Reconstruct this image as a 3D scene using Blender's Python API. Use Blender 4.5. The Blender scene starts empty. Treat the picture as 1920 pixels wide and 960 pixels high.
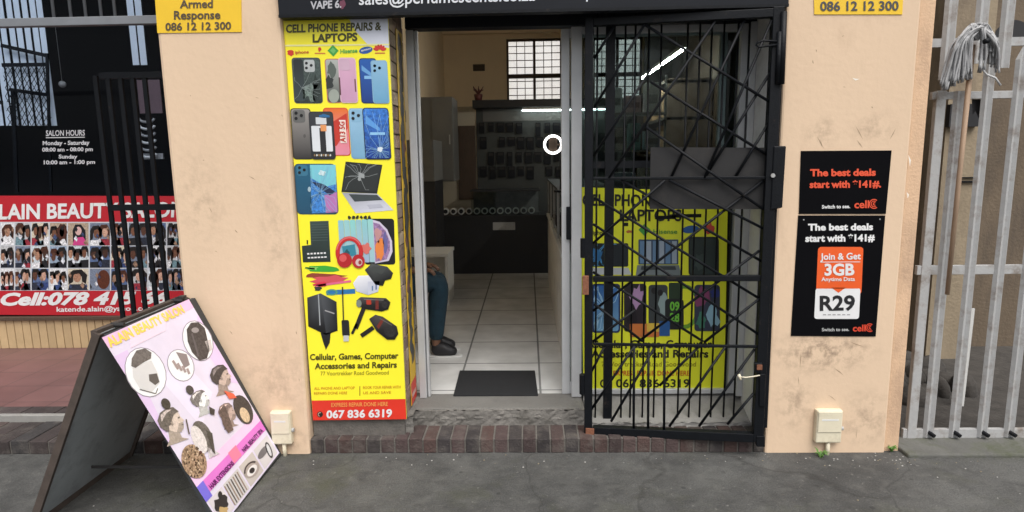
import bpy, bmesh, math, random
from mathutils import Vector, Matrix
random.seed(7)
R = math.radians
scene = bpy.context.scene
col = scene.collection

# ------------------------------------------------------------------ camera
CAM = Vector((0.0, -3.4, 1.69))
PITCH, YAW, ROLL, FPX = R(8.866), R(1.56), R(-0.885), 1170.0
FW = Vector((-math.sin(YAW) * math.cos(PITCH), math.cos(YAW) * math.cos(PITCH), -math.sin(PITCH)))
RT0 = Vector((math.cos(YAW), math.sin(YAW), 0))
UP0 = RT0.cross(FW)
RT = RT0 * math.cos(ROLL) + UP0 * math.sin(ROLL)
UP = -RT0 * math.sin(ROLL) + UP0 * math.cos(ROLL)
cd = bpy.data.cameras.new('camera')
cam = bpy.data.objects.new('camera', cd)
col.objects.link(cam)
M = Matrix((RT, UP, -FW)).transposed().to_4x4()
M.translation = CAM
cam.matrix_world = M
cd.sensor_width = 36.0
cd.lens = 36.0 * FPX / 1920.0
cd.clip_start = 0.05
cd.clip_end = 500
scene.camera = cam

# ------------------------------------------------------------------ world, sun, exposure
SUN_EL, SUN_AZ = R(60), R(158)          # azimuth clockwise from +Y
w = bpy.data.worlds.new('World')
scene.world = w
w.use_nodes = True
nt = w.node_tree
bg = nt.nodes['Background']
sky = nt.nodes.new('ShaderNodeTexSky')
sky.sky_type = 'NISHITA'
sky.sun_disc = False
sky.sun_elevation = SUN_EL
sky.sun_rotation = SUN_AZ
sky.air_density = 1.0
sky.dust_density = 4.0
sky.ozone_density = 1.0
hs = nt.nodes.new('ShaderNodeHueSaturation')
hs.inputs['Saturation'].default_value = 0.32
nt.links.new(sky.outputs[0], hs.inputs['Color'])
nt.links.new(hs.outputs[0], bg.inputs['Color'])
bg.inputs['Strength'].default_value = 0.09
sd = bpy.data.lights.new('sun', 'SUN')
sd.energy = 1.5
sd.angle = R(55)
sd.color = (1.0, 0.965, 0.92)
sun = bpy.data.objects.new('sun', sd)
col.objects.link(sun)
sdir = Vector((math.sin(SUN_AZ) * math.cos(SUN_EL), math.cos(SUN_AZ) * math.cos(SUN_EL), math.sin(SUN_EL)))
sun.rotation_euler = (-sdir).to_track_quat('-Z', 'Y').to_euler()
sun.location = sdir * 20
scene.view_settings.view_transform = 'Standard'
scene.view_settings.look = 'None'
scene.view_settings.gamma = 1.0
scene.view_settings.exposure = 1.0
scene.view_settings.use_curve_mapping = False
scene.render.engine = 'CYCLES'
scene.cycles.use_denoising = True
scene.cycles.max_bounces = 8
scene.cycles.transparent_max_bounces = 16
scene.cycles.sample_clamp_indirect = 4.0

# ------------------------------------------------------------------ geometry helpers
def ray(px, py):
    return FW + RT * ((px - 960) / FPX) - UP * ((py - 480) / FPX)
def onp(px, py, o, n):
    d = ray(px, py)
    t = (Vector(o) - CAM).dot(n) / d.dot(n)
    return CAM + d * t
def atY(px, py, y): return onp(px, py, (0, y, 0), Vector((0, 1, 0)))
def atZ(px, py, z): return onp(px, py, (0, 0, z), Vector((0, 0, 1)))
def atX(px, py, x): return onp(px, py, (x, 0, 0), Vector((1, 0, 0)))

def lin(c):
    c /= 255.0
    return c / 12.92 if c <= 0.04045 else ((c + 0.055) / 1.055) ** 2.4
def S(r, g, b, k=0.8):
    return (lin(r) * k, lin(g) * k, lin(b) * k, 1.0)

def wloc(o):
    v = Vector((0, 0, 0))
    while o is not None:
        v += o.location
        o = o.parent
    return v

def GR(c, g=.7):
    return (c[0], c[1], c[2], 1 - g)

class MB:
    def __init__(self):
        self.v, self.f, self.m, self.c = [], [], [], []
    def add(self, vs, fs, m=0, c=None):
        b = len(self.v)
        self.v += [Vector(x) for x in vs]
        for f in fs:
            self.f.append([b + i for i in f]); self.m.append(m); self.c.append(c)
    def box(self, x0, x1, y0, y1, z0, z1, m=0, c=None, rot=None, piv=None):
        vs = [Vector(p) for p in ((x0,y0,z0),(x1,y0,z0),(x1,y1,z0),(x0,y1,z0),(x0,y0,z1),(x1,y0,z1),(x1,y1,z1),(x0,y1,z1))]
        if rot is not None:
            p = piv or Vector(((x0+x1)/2,(y0+y1)/2,(z0+z1)/2))
            vs = [p + rot @ (q - p) for q in vs]
        self.add(vs, [(0,3,2,1),(4,5,6,7),(0,1,5,4),(1,2,6,5),(2,3,7,6),(3,0,4,7)], m, c)
    def hexa(self, b, t, m=0, c=None):
        self.add(list(b) + list(t), [(0,3,2,1),(4,5,6,7),(0,1,5,4),(1,2,6,5),(2,3,7,6),(3,0,4,7)], m, c)
    def bar(self, p, q, w, d, up=(0, 1, 0), m=0, c=None):
        p, q = Vector(p), Vector(q); t = (q - p).normalized()
        n = Vector(up); n = (n - t * n.dot(t)).normalized(); s = t.cross(n)
        k = [(-1,-1),(1,-1),(1,1),(-1,1)]
        self.hexa([p + s*(w/2*a) + n*(d/2*b) for a, b in k], [q + s*(w/2*a) + n*(d/2*b) for a, b in k], m, c)
    def tube(self, pts, r, n=8, m=0, c=None, cap=True):
        pts = [Vector(p) for p in pts]
        rs = r if isinstance(r, (list, tuple)) else [r] * len(pts)
        b = len(self.v); prev = None
        for i, p in enumerate(pts):
            t = (pts[min(i+1, len(pts)-1)] - pts[max(i-1, 0)]).normalized()
            if prev is None:
                a = Vector((0, 0, 1)) if abs(t.z) < 0.9 else Vector((1, 0, 0))
                nn = (a - t * a.dot(t)).normalized()
            else:
                nn = (prev - t * prev.dot(t)).normalized()
            prev = nn; s = t.cross(nn)
            for k in range(n):
                a = 2 * math.pi * k / n
                self.v.append(p + (nn * math.cos(a) + s * math.sin(a)) * rs[i])
        for i in range(len(pts) - 1):
            for k in range(n):
                self.f.append([b+i*n+k, b+i*n+(k+1) % n, b+(i+1)*n+(k+1) % n, b+(i+1)*n+k]); self.m.append(m); self.c.append(c)
        if cap:
            self.f.append([b+k for k in range(n)][::-1]); self.m.append(m); self.c.append(c)
            e = b + (len(pts)-1)*n
            self.f.append([e+k for k in range(n)]); self.m.append(m); self.c.append(c)
    def lathe(self, ctr, prof, n=20, m=0, c=None):
        ctr = Vector(ctr); b = len(self.v)
        for r, z in prof:
            for k in range(n):
                a = 2*math.pi*k/n
                self.v.append(ctr + Vector((r*math.cos(a), r*math.sin(a), z)))
        for i in range(len(prof)-1):
            for k in range(n):
                self.f.append([b+i*n+k, b+i*n+(k+1) % n, b+(i+1)*n+(k+1) % n, b+(i+1)*n+k]); self.m.append(m); self.c.append(c)
    def ball(self, ctr, rx, ry, rz, m=0, c=None, n=14, k=9):
        ctr = Vector(ctr)
        prof = [(math.sin(math.pi*i/k), -math.cos(math.pi*i/k)) for i in range(k+1)]
        b = len(self.v)
        self.lathe((0, 0, 0), prof, n, m, c)
        for i in range(b, len(self.v)):
            q = self.v[i]; self.v[i] = ctr + Vector((q.x*rx, q.y*ry, q.z*rz))
    def build(self, name, mats, parent=None, origin=None, smooth=False, bevel=0.0, fix=True):
        if not isinstance(mats, (list, tuple)): mats = [mats]
        off = wloc(parent) if parent is not None else Vector(origin or (0, 0, 0))
        me = bpy.data.meshes.new(name)
        me.from_pydata([p - off for p in self.v], [], self.f)
        for mm in mats: me.materials.append(mm)
        for i, p in enumerate(me.polygons):
            p.material_index = min(self.m[i], len(mats)-1)
            p.use_smooth = smooth
        if any(c is not None for c in self.c):
            at = me.color_attributes.new('Col', 'FLOAT_COLOR', 'CORNER')
            for i, p in enumerate(me.polygons):
                cc = self.c[i]
                for j, li in enumerate(p.loop_indices):
                    if cc is None: x = (0.5, 0.5, 0.5, 1)
                    elif isinstance(cc[0], (tuple, list)): x = cc[j % len(cc)]
                    else: x = cc
                    at.data[li].color = x
        me.update()
        if fix:
            bm = bmesh.new(); bm.from_mesh(me)
            bmesh.ops.recalc_face_normals(bm, faces=bm.faces)
            bm.to_mesh(me); bm.free()
        o = bpy.data.objects.new(name, me)
        col.objects.link(o)
        if parent is not None: o.parent = parent
        else: o.location = off
        if bevel > 0:
            b = o.modifiers.new('Bevel', 'BEVEL'); b.width = bevel; b.segments = 2; b.limit_method = 'ANGLE'; b.angle_limit = R(50)
        return o

def tag(o, label=None, cat=None, group=None, kind=None):
    if label: o['label'] = label
    if cat: o['category'] = cat
    if group: o['group'] = group
    if kind: o['kind'] = kind
    return o
def thing(name, label, cat, loc, group=None):
    o = bpy.data.objects.new(name, None)
    o.empty_display_size = 0.1
    col.objects.link(o); o.location = loc
    return tag(o, label, cat, group)
def dup(o, delta, label=None):
    r = o.copy(); col.objects.link(r); r.location = o.location + Vector(delta)
    if label: r['label'] = label
    for ch in o.children:
        c = ch.copy(); col.objects.link(c); c.parent = r
        for g in ch.children:
            d = g.copy(); col.objects.link(d); d.parent = c
    return r

# ------------------------------------------------------------------ materials
def N(nt, t, **kw):
    n = nt.nodes.new(t)
    for k, v in kw.items(): setattr(n, k, v)
    return n
def mat(name, c, rough=0.6, var=0.12, scale=6.0, bump=0.0, bscale=60.0, metal=0.0, dirt=None, dirt_amt=0.0, dscale=2.0, stretch=(1,1,1), attr=False, spec=0.5, dlo=0.5, dhi=0.72):
    m = bpy.data.materials.new(name); m.use_nodes = True
    t = m.node_tree; p = t.nodes['Principled BSDF']; L = t.links
    p.inputs['Roughness'].default_value = rough
    p.inputs['Metallic'].default_value = metal
    p.inputs['Specular IOR Level'].default_value = spec
    tc = N(t, 'ShaderNodeTexCoord'); mp = N(t, 'ShaderNodeMapping'); mp.inputs['Scale'].default_value = stretch
    L.new(tc.outputs['Object'], mp.inputs['Vector'])
    if attr:
        a = N(t, 'ShaderNodeAttribute'); a.attribute_name = 'Col'; base = a.outputs['Color']
    else:
        rgb = N(t, 'ShaderNodeRGB'); rgb.outputs[0].default_value = (*c[:3], 1); base = rgb.outputs[0]
    n1 = N(t, 'ShaderNodeTexNoise'); n1.inputs['Scale'].default_value = scale; n1.inputs['Detail'].default_value = 6; n1.inputs['Roughness'].default_value = 0.62
    L.new(mp.outputs[0], n1.inputs['Vector'])
    mr = N(t, 'ShaderNodeMapRange'); mr.inputs['From Min'].default_value = 0.28; mr.inputs['From Max'].default_value = 0.72
    mr.inputs['To Min'].default_value = 1 - var; mr.inputs['To Max'].default_value = 1 + var
    L.new(n1.outputs['Fac'], mr.inputs['Value'])
    mul = N(t, 'ShaderNodeVectorMath', operation='SCALE'); L.new(base, mul.inputs[0]); L.new(mr.outputs[0], mul.inputs['Scale'])
    out = mul.outputs[0]
    if attr:
        g1 = N(t, 'ShaderNodeTexNoise'); g1.inputs['Scale'].default_value = 70; g1.inputs['Detail'].default_value = 5; g1.inputs['Roughness'].default_value = .75
        L.new(tc.outputs['Object'], g1.inputs['Vector'])
        gr = N(t, 'ShaderNodeMapRange'); gr.inputs['From Min'].default_value = .36; gr.inputs['From Max'].default_value = .64; gr.inputs['To Min'].default_value = .25; gr.inputs['To Max'].default_value = 2.0
        L.new(g1.outputs['Fac'], gr.inputs['Value'])
        gs = N(t, 'ShaderNodeVectorMath', operation='SCALE'); L.new(out, gs.inputs[0]); L.new(gr.outputs[0], gs.inputs['Scale'])
        gm = N(t, 'ShaderNodeMix', data_type='RGBA'); L.new(a.outputs['Alpha'], gm.inputs['Factor']); L.new(gs.outputs[0], gm.inputs[6]); L.new(out, gm.inputs[7]); out = gm.outputs[2]
    if dirt:
        n2 = N(t, 'ShaderNodeTexNoise'); n2.inputs['Scale'].default_value = dscale; n2.inputs['Detail'].default_value = 8; n2.inputs['Roughness'].default_value = 0.7
        L.new(mp.outputs[0], n2.inputs['Vector'])
        r2 = N(t, 'ShaderNodeMapRange'); r2.inputs['From Min'].default_value = dlo; r2.inputs['From Max'].default_value = dhi
        r2.inputs['To Max'].default_value = dirt_amt
        L.new(n2.outputs['Fac'], r2.inputs['Value'])
        mx = N(t, 'ShaderNodeMix', data_type='RGBA'); L.new(r2.outputs[0], mx.inputs['Factor']); L.new(out, mx.inputs[6]); mx.inputs[7].default_value = (*dirt[:3], 1)
        out = mx.outputs[2]
    L.new(out, p.inputs['Base Color'])
    if bump > 0:
        n3 = N(t, 'ShaderNodeTexNoise'); n3.inputs['Scale'].default_value = bscale; n3.inputs['Detail'].default_value = 5
        L.new(tc.outputs['Object'], n3.inputs['Vector'])
        b = N(t, 'ShaderNodeBump'); b.inputs['Strength'].default_value = bump; b.inputs['Distance'].default_value = 0.01
        L.new(n3.outputs['Fac'], b.inputs['Height']); L.new(b.outputs[0], p.inputs['Normal'])
    return m
def glass(name, tint=(0.9, 0.95, 0.95), ior=1.35, rough=0.0):
    m = bpy.data.materials.new(name); m.use_nodes = True
    t = m.node_tree; L = t.links
    t.nodes.remove(t.nodes['Principled BSDF'])
    out = t.nodes['Material Output']
    tr = N(t, 'ShaderNodeBsdfTransparent'); tr.inputs[0].default_value = (*tint, 1)
    gl = N(t, 'ShaderNodeBsdfGlossy'); gl.inputs['Roughness'].default_value = rough
    fr = N(t, 'ShaderNodeFresnel'); fr.inputs['IOR'].default_value = ior
    mx = N(t, 'ShaderNodeMixShader'); L.new(fr.outputs[0], mx.inputs[0]); L.new(tr.outputs[0], mx.inputs[1]); L.new(gl.outputs[0], mx.inputs[2])
    L.new(mx.outputs[0], out.inputs['Surface'])
    return m
def emit(name, c, s):
    m = bpy.data.materials.new(name); m.use_nodes = True
    p = m.node_tree.nodes['Principled BSDF']
    p.inputs['Base Color'].default_value = (*c, 1); p.inputs['Emission Color'].default_value = (*c, 1); p.inputs['Emission Strength'].default_value = s
    return m

PEACH = (0.655, 0.488, 0.34)
m_peach = mat('peach_plaster', PEACH, 0.85, 0.055, 1.3, 0.16, 28, dirt=(0.33, 0.225, 0.145), dirt_amt=0.5, dscale=2.6, stretch=(1, 1, 0.35), dlo=0.54, dhi=0.78)
def smudges(m, spots, c):
    """hand-rubbed grimy patches of their own shape on the plaster (metres, wall coordinates)"""
    t = m.node_tree; L = t.links; p = t.nodes['Principled BSDF']; out = p.inputs['Base Color'].links[0].from_socket
    tc = N(t, 'ShaderNodeTexCoord')
    n = N(t, 'ShaderNodeTexNoise'); n.inputs['Scale'].default_value = 13; n.inputs['Detail'].default_value = 7; n.inputs['Roughness'].default_value = .7
    L.new(tc.outputs['Object'], n.inputs['Vector'])
    nr = N(t, 'ShaderNodeMapRange'); nr.inputs['From Min'].default_value = .44; nr.inputs['From Max'].default_value = .66; L.new(n.outputs['Fac'], nr.inputs['Value'])
    for (x, z, rx, rz, amt) in spots:
        mp = N(t, 'ShaderNodeMapping'); mp.inputs['Location'].default_value = (-x/rx, 0, -z/rz); mp.inputs['Scale'].default_value = (1/rx, 0, 1/rz)
        L.new(tc.outputs['Object'], mp.inputs[0])
        g = N(t, 'ShaderNodeTexGradient', gradient_type='SPHERICAL'); L.new(mp.outputs[0], g.inputs[0])
        a = N(t, 'ShaderNodeMath', operation='MULTIPLY'); L.new(g.outputs['Fac'], a.inputs[0]); L.new(nr.outputs[0], a.inputs[1])
        b = N(t, 'ShaderNodeMath', operation='MULTIPLY', use_clamp=True); L.new(a.outputs[0], b.inputs[0]); b.inputs[1].default_value = amt
        mx = N(t, 'ShaderNodeMix', data_type='RGBA'); L.new(b.outputs[0], mx.inputs['Factor']); L.new(out, mx.inputs[6]); mx.inputs[7].default_value = (*c, 1); out = mx.outputs[2]
    L.new(out, p.inputs['Base Color'])
smudges(m_peach, [(1.64, .60, .34, .16, 1.5), (1.55, 1.80, .12, .12, .7), (1.82, 1.82, .16, .12, .6), (1.5, .3, .14, .2, .9), (1.9, .2, .2, .22, .8), (-1.45, .45, .3, .3, .6), (-1.8, 1.5, .2, .35, .5), (-1.4, 1.3, .12, .5, .5), (-1.5, .1, .3, .12, 1.0)], (.3, .215, .15))
m_peach2 = mat('weathered_plaster', (0.62, 0.42, 0.27), 0.9, 0.08, 3, 0.3, 80, dirt=(0.3, 0.2, 0.14), dirt_amt=0.6, dscale=4, stretch=(1, 1, 0.4))
m_paint = mat('printed_vinyl', (1, 1, 1), 0.4, 0.07, 5, 0.12, 7, attr=True)
m_matte_print = mat('printed_paper', (1, 1, 1), 0.45, 0.04, 14, attr=True)
m_brick = mat('painted_brick', (1, 1, 1), 0.85, 0.22, 22, 0.6, 90, attr=True, dirt=(0.13, 0.115, 0.1), dirt_amt=0.6, dscale=9, dlo=0.48, dhi=0.7)
m_mortar = mat('mortar', (0.12, 0.11, 0.098), 0.95, 0.2, 20, 0.6, 80)
m_rubble = mat('rough_concrete', (0.17, 0.16, 0.145), 0.95, 0.25, 12, 0.7, 50, dirt=(0.07, 0.065, 0.055), dirt_amt=0.75, dscale=8)
m_conc = mat('worn_concrete', (0.16, 0.155, 0.143), 0.9, 0.15, 10, 0.5, 70, dirt=(0.10, 0.095, 0.085), dirt_amt=0.6, dscale=5)
m_sill = mat('sill_concrete', (0.25, 0.243, 0.228), 0.85, 0.14, 9, 0.3, 70, dirt=(0.15, 0.14, 0.12), dirt_amt=0.6, dscale=5)
m_dark = mat('charcoal_sheet_metal', (0.0085, 0.010, 0.014), 0.5, 0.1, 5, spec=.2)
m_black = mat('black_gate_paint', (0.0045, 0.0055, 0.0075), 0.5, 0.25, 30, 0.15, 120, spec=.2, dirt=(0.05, 0.038, 0.03), dirt_amt=0.6, dscale=14, dlo=0.6, dhi=0.75)
m_plate = mat('grey_lock_plate', (0.024, 0.0235, 0.024), 0.55, 0.15, 8, spec=.3, dirt=(0.045, 0.04, 0.036), dirt_amt=0.6, dscale=7)
m_rust = mat('rust', (0.19, 0.075, 0.04), 0.9, 0.35, 40, 0.4, 100)
m_alu = mat('aluminium', (0.56, 0.57, 0.58), 0.42, 0.07, 8, metal=0.35)
m_galv = mat('galvanised_paint', (0.37, 0.372, 0.37), 0.55, 0.16, 9, 0.12, 60, dirt=(0.17, 0.14, 0.115), dirt_amt=0.85, dscale=9, dlo=.5, dhi=.68)
m_greyrail = mat('grey_rail_paint', (0.17, 0.18, 0.195), 0.5, 0.1, 12)
m_cab = mat('grey_white_cabinet', (.13, .13, .124), .5, .06, 4)
m_white = mat('white_laminate', (0.66, 0.66, 0.64), 0.45, 0.05, 4)
m_whitewall = mat('white_jamb_paint', (0.7, 0.69, 0.67), 0.7, 0.06, 5, dirt=(0.35, 0.32, 0.3), dirt_amt=0.5, dscale=7)
m_backdrop = mat('pale_backdrop', (.8, .79, .77), .9, .06, 2)
m_cream = mat('cream_wall', (0.84, 0.69, 0.47), 0.8, 0.05, 2)
m_ceil = mat('cream_ceiling', (0.6, 0.52, 0.38), 0.85, 0.04, 2)
m_blackcab = mat('black_counter', (0.012, 0.012, 0.014), 0.55, 0.1, 5)
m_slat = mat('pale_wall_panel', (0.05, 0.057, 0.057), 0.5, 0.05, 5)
m_wood = mat('pale_pine', (0.33, 0.225, 0.15), 0.65, 0.2, 6, 0.1, 60, stretch=(12, 12, 1))
m_brown = mat('dark_brown_wood', (0.07, 0.045, 0.03), 0.6, 0.2, 8, stretch=(8, 8, 1))
m_card = mat('cardboard', (0.36, 0.22, 0.12), 0.85, 0.1, 12)
m_rubber = mat('rubber_mat', (0.014, 0.015, 0.017), 0.9, 0.2, 60, 0.7, 300)
m_cream_plastic = mat('cream_plastic', (0.68, 0.62, 0.47), 0.4, 0.06, 8, dirt=(0.36, 0.3, 0.2), dirt_amt=0.5, dscale=11)
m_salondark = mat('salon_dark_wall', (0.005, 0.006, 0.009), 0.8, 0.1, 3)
m_reflection = mat('reflection_slats', (0.78, 0.85, 0.92), 0.6, 0.06, 4)  # pale tone standing for sky mirrored in the salon glass
m_glass = glass('window_glass', (0.74, 0.79, 0.79), 1.2)
m_salonglass = glass('salon_glass', (0.85, 0.88, 0.92), 1.12)
m_caseglass = glass('case_glass', (0.85, 0.9, 0.9), 1.3)
m_tube = emit('fluorescent', (0.86, 1.0, 0.97), 9.0)
m_tube2 = emit('ceiling_fluorescent', (1.0, 0.95, 0.84), 95.0)
m_ring = emit('ring_lamp_light', (1.0, 0.98, 0.95), 2.2)
m_curtain = mat('dark_curtain', (0.045, 0.055, 0.052), 0.9, 0.15, 12)
m_mop = mat('mop_cotton', (0.36, 0.36, 0.36), 0.95, 0.3, 30)
m_leaf = mat('weed_leaf', (0.09, 0.2, 0.035), 0.6, 0.25, 30)
m_skin = mat('skin', (0.17, 0.085, 0.05), 0.55, 0.06, 20)
m_hair = mat('hair', (0.012, 0.01, 0.009), 0.7, 0.3, 80, 0.5, 200)
m_jeans = mat('teal_denim', (0.006, 0.028, 0.045), 0.85, 0.25, 14, 0.7, 22)
m_shirt = mat('dark_shirt', (0.03, 0.035, 0.045), 0.85, 0.12, 30)
m_shoe = mat('black_shoe', (0.014, 0.014, 0.016), 0.55, 0.1, 30)
m_sole = mat('white_sole', (0.6, 0.6, 0.58), 0.6, 0.1, 30)
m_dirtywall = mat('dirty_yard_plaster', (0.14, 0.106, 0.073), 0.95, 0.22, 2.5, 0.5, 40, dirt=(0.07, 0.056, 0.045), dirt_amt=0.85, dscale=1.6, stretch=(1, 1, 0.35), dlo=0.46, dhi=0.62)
m_yarddirt = mat('yard_soil', (0.05, 0.045, 0.04), 0.95, 0.35, 9, 0.7, 40)
m_plant_pot = mat('red_ornament', (0.09, 0.02, 0.018), 0.6, 0.2, 30)

def frosted():
    m = bpy.data.materials.new('frosted_pane'); m.use_nodes = True
    t = m.node_tree; L = t.links; t.nodes.remove(t.nodes['Principled BSDF'])
    tr = N(t, 'ShaderNodeBsdfTranslucent'); df = N(t, 'ShaderNodeBsdfTransparent'); mx = N(t, 'ShaderNodeMixShader')
    tc = N(t, 'ShaderNodeTexCoord'); n = N(t, 'ShaderNodeTexNoise'); n.inputs['Scale'].default_value = 4; n.inputs['Detail'].default_value = 3
    L.new(tc.outputs['Object'], n.inputs['Vector'])
    r = N(t, 'ShaderNodeValToRGB'); r.color_ramp.elements[0].color = (0.72, 0.70, 0.69, 1); r.color_ramp.elements[1].color = (0.96, 0.97, 0.97, 1)
    r.color_ramp.elements[0].position = 0.35; r.color_ramp.elements[1].position = 0.65
    L.new(n.outputs['Fac'], r.inputs[0]); L.new(r.outputs[0], tr.inputs[0])
    mx.inputs[0].default_value = 0.8
    L.new(tr.outputs[0], mx.inputs[1]); L.new(df.outputs[0], mx.inputs[2]); L.new(mx.outputs[0], t.nodes['Material Output'].inputs['Surface'])
    return m
m_frost = frosted()

def tiles(name, c1, c2, grout, w, h, ox, oy, mortar=0.006, rough=0.3, off=0.0):
    m = mat(name, c1, rough, 0.08, 3)
    t = m.node_tree; L = t.links; p = t.nodes['Principled BSDF']
    tc = N(t, 'ShaderNodeTexCoord'); mp = N(t, 'ShaderNodeMapping'); mp.inputs['Location'].default_value = (-ox, -oy, 0)
    L.new(tc.outputs['Object'], mp.inputs['Vector'])
    b = N(t, 'ShaderNodeTexBrick'); b.offset = off; b.squash = 1.0
    b.inputs['Scale'].default_value = 1.0; b.inputs['Brick Width'].default_value = w; b.inputs['Row Height'].default_value = h
    b.inputs['Mortar Size'].default_value = mortar; b.inputs['Mortar Smooth'].default_value = 0.2
    b.inputs['Color1'].default_value = (*c1, 1); b.inputs['Color2'].default_value = (*c2, 1); b.inputs['Mortar'].default_value = (*grout, 1)
    L.new(mp.outputs[0], b.inputs['Vector'])
    src = p.inputs['Base Color'].links[0].from_node
    n = N(t, 'ShaderNodeTexNoise'); n.inputs['Scale'].default_value = 5; n.inputs['Detail'].default_value = 7
    L.new(tc.outputs['Object'], n.inputs['Vector'])
    mr = N(t, 'ShaderNodeMapRange'); mr.inputs['From Min'].default_value = .3; mr.inputs['From Max'].default_value = .7; mr.inputs['To Min'].default_value = .86; mr.inputs['To Max'].default_value = 1.1
    L.new(n.outputs['Fac'], mr.inputs['Value'])
    sc = N(t, 'ShaderNodeVectorMath', operation='SCALE'); L.new(b.outputs['Color'], sc.inputs[0]); L.new(mr.outputs[0], sc.inputs['Scale'])
    L.new(sc.outputs[0], p.inputs['Base Color'])
    bp = N(t, 'ShaderNodeBump'); bp.inputs['Strength'].default_value = 0.3; bp.inputs['Distance'].default_value = 0.004; bp.invert = True
    L.new(b.outputs['Fac'], bp.inputs['Height']); L.new(bp.outputs[0], p.inputs['Normal'])
    return m

def asphalt():
    m = mat('asphalt', (0.088, 0.088, 0.084), 0.8, 0.16, 1.3, 0, 60, spec=.25, dirt=(0.047, 0.047, 0.046), dirt_amt=0.9, dscale=0.9, dlo=0.42, dhi=0.66)
    t = m.node_tree; L = t.links; p = t.nodes['Principled BSDF']
    prev = p.inputs['Base Color'].links[0].from_socket
    tc = N(t, 'ShaderNodeTexCoord')
    # fine aggregate speckle
    v = N(t, 'ShaderNodeTexNoise'); v.inputs['Scale'].default_value = 130; v.inputs['Detail'].default_value = 3
    L.new(tc.outputs['Object'], v.inputs['Vector'])
    mr = N(t, 'ShaderNodeMapRange'); mr.inputs['From Min'].default_value = .3; mr.inputs['From Max'].default_value = .75; mr.inputs['To Min'].default_value = .68; mr.inputs['To Max'].default_value = 1.36
    L.new(v.outputs['Fac'], mr.inputs['Value'])
    sc = N(t, 'ShaderNodeVectorMath', operation='SCALE'); L.new(prev, sc.inputs[0]); L.new(mr.outputs[0], sc.inputs['Scale'])
    # pale trodden patches and mossy patches
    out = sc.outputs[0]
    for sc_, lo, hi, amt, c in ((2.2, .5, .75, .6, (0.105, 0.104, 0.098)), (1.7, .52, .7, .6, (0.062, 0.066, 0.038)), (6, .5, .68, .6, (0.04, 0.04, 0.039)), (9, .52, .7, .55, (0.115, 0.114, 0.106)), (19, .58, .7, .6, (0.04, 0.04, 0.038)), (30, .62, .7, .8, (0.17, 0.165, 0.155))):
        n = N(t, 'ShaderNodeTexNoise'); n.inputs['Scale'].default_value = sc_; n.inputs['Detail'].default_value = 7; n.inputs['Roughness'].default_value = .65
        mp = N(t, 'ShaderNodeMapping'); mp.inputs['Location'].default_value = (sc_ * 3.1, sc_, 0); L.new(tc.outputs['Object'], mp.inputs[0]); L.new(mp.outputs[0], n.inputs['Vector'])
        r = N(t, 'ShaderNodeMapRange'); r.inputs['From Min'].default_value = lo; r.inputs['From Max'].default_value = hi; r.inputs['To Max'].default_value = amt
        L.new(n.outputs['Fac'], r.inputs['Value'])
        mx = N(t, 'ShaderNodeMix', data_type='RGBA'); L.new(r.outputs[0], mx.inputs['Factor']); L.new(out, mx.inputs[6]); mx.inputs[7].default_value = (*c, 1)
        out = mx.outputs[2]
    nd = N(t, 'ShaderNodeTexNoise'); nd.inputs['Scale'].default_value = 2.5; nd.inputs['Detail'].default_value = 6; L.new(tc.outputs['Object'], nd.inputs['Vector'])
    vm = N(t, 'ShaderNodeVectorMath', operation='MULTIPLY_ADD'); L.new(nd.outputs['Color'], vm.inputs[0]); vm.inputs[1].default_value = (.5, .5, 0); L.new(tc.outputs['Object'], vm.inputs[2])
    vc = N(t, 'ShaderNodeTexVoronoi', feature='DISTANCE_TO_EDGE'); vc.inputs['Scale'].default_value = .8; L.new(vm.outputs[0], vc.inputs['Vector'])
    cr = N(t, 'ShaderNodeMapRange'); cr.inputs['From Min'].default_value = .0015; cr.inputs['From Max'].default_value = .007; cr.inputs['To Min'].default_value = .38; cr.inputs['To Max'].default_value = 0; L.new(vc.outputs['Distance'], cr.inputs['Value'])
    vs_ = N(t, 'ShaderNodeTexVoronoi', feature='F1'); vs_.inputs['Scale'].default_value = 5.5; L.new(tc.outputs['Object'], vs_.inputs['Vector'])
    sr = N(t, 'ShaderNodeMapRange'); sr.inputs['From Min'].default_value = .05; sr.inputs['From Max'].default_value = .09; sr.inputs['To Min'].default_value = .6; sr.inputs['To Max'].default_value = 0; L.new(vs_.outputs['Distance'], sr.inputs['Value'])
    for fac, c in ((cr, (.025, .024, .022)), (sr, (.028, .028, .028))):
        mx = N(t, 'ShaderNodeMix', data_type='RGBA'); L.new(fac.outputs[0], mx.inputs['Factor']); L.new(out, mx.inputs[6]); mx.inputs[7].default_value = (*c, 1); out = mx.outputs[2]
    L.new(out, p.inputs['Base Color'])
    b1 = N(t, 'ShaderNodeBump'); b1.inputs['Strength'].default_value = .55; b1.inputs['Distance'].default_value = .006
    L.new(v.outputs['Fac'], b1.inputs['Height'])
    n4 = N(t, 'ShaderNodeTexNoise'); n4.inputs['Scale'].default_value = 7; n4.inputs['Detail'].default_value = 5; L.new(tc.outputs['Object'], n4.inputs['Vector'])
    b2 = N(t, 'ShaderNodeBump'); b2.inputs['Strength'].default_value = .5; b2.inputs['Distance'].default_value = .03
    L.new(n4.outputs['Fac'], b2.inputs['Height']); L.new(b1.outputs[0], b2.inputs['Normal']); L.new(b2.outputs[0], p.inputs['Normal'])
    return m
m_asphalt = asphalt()

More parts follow.
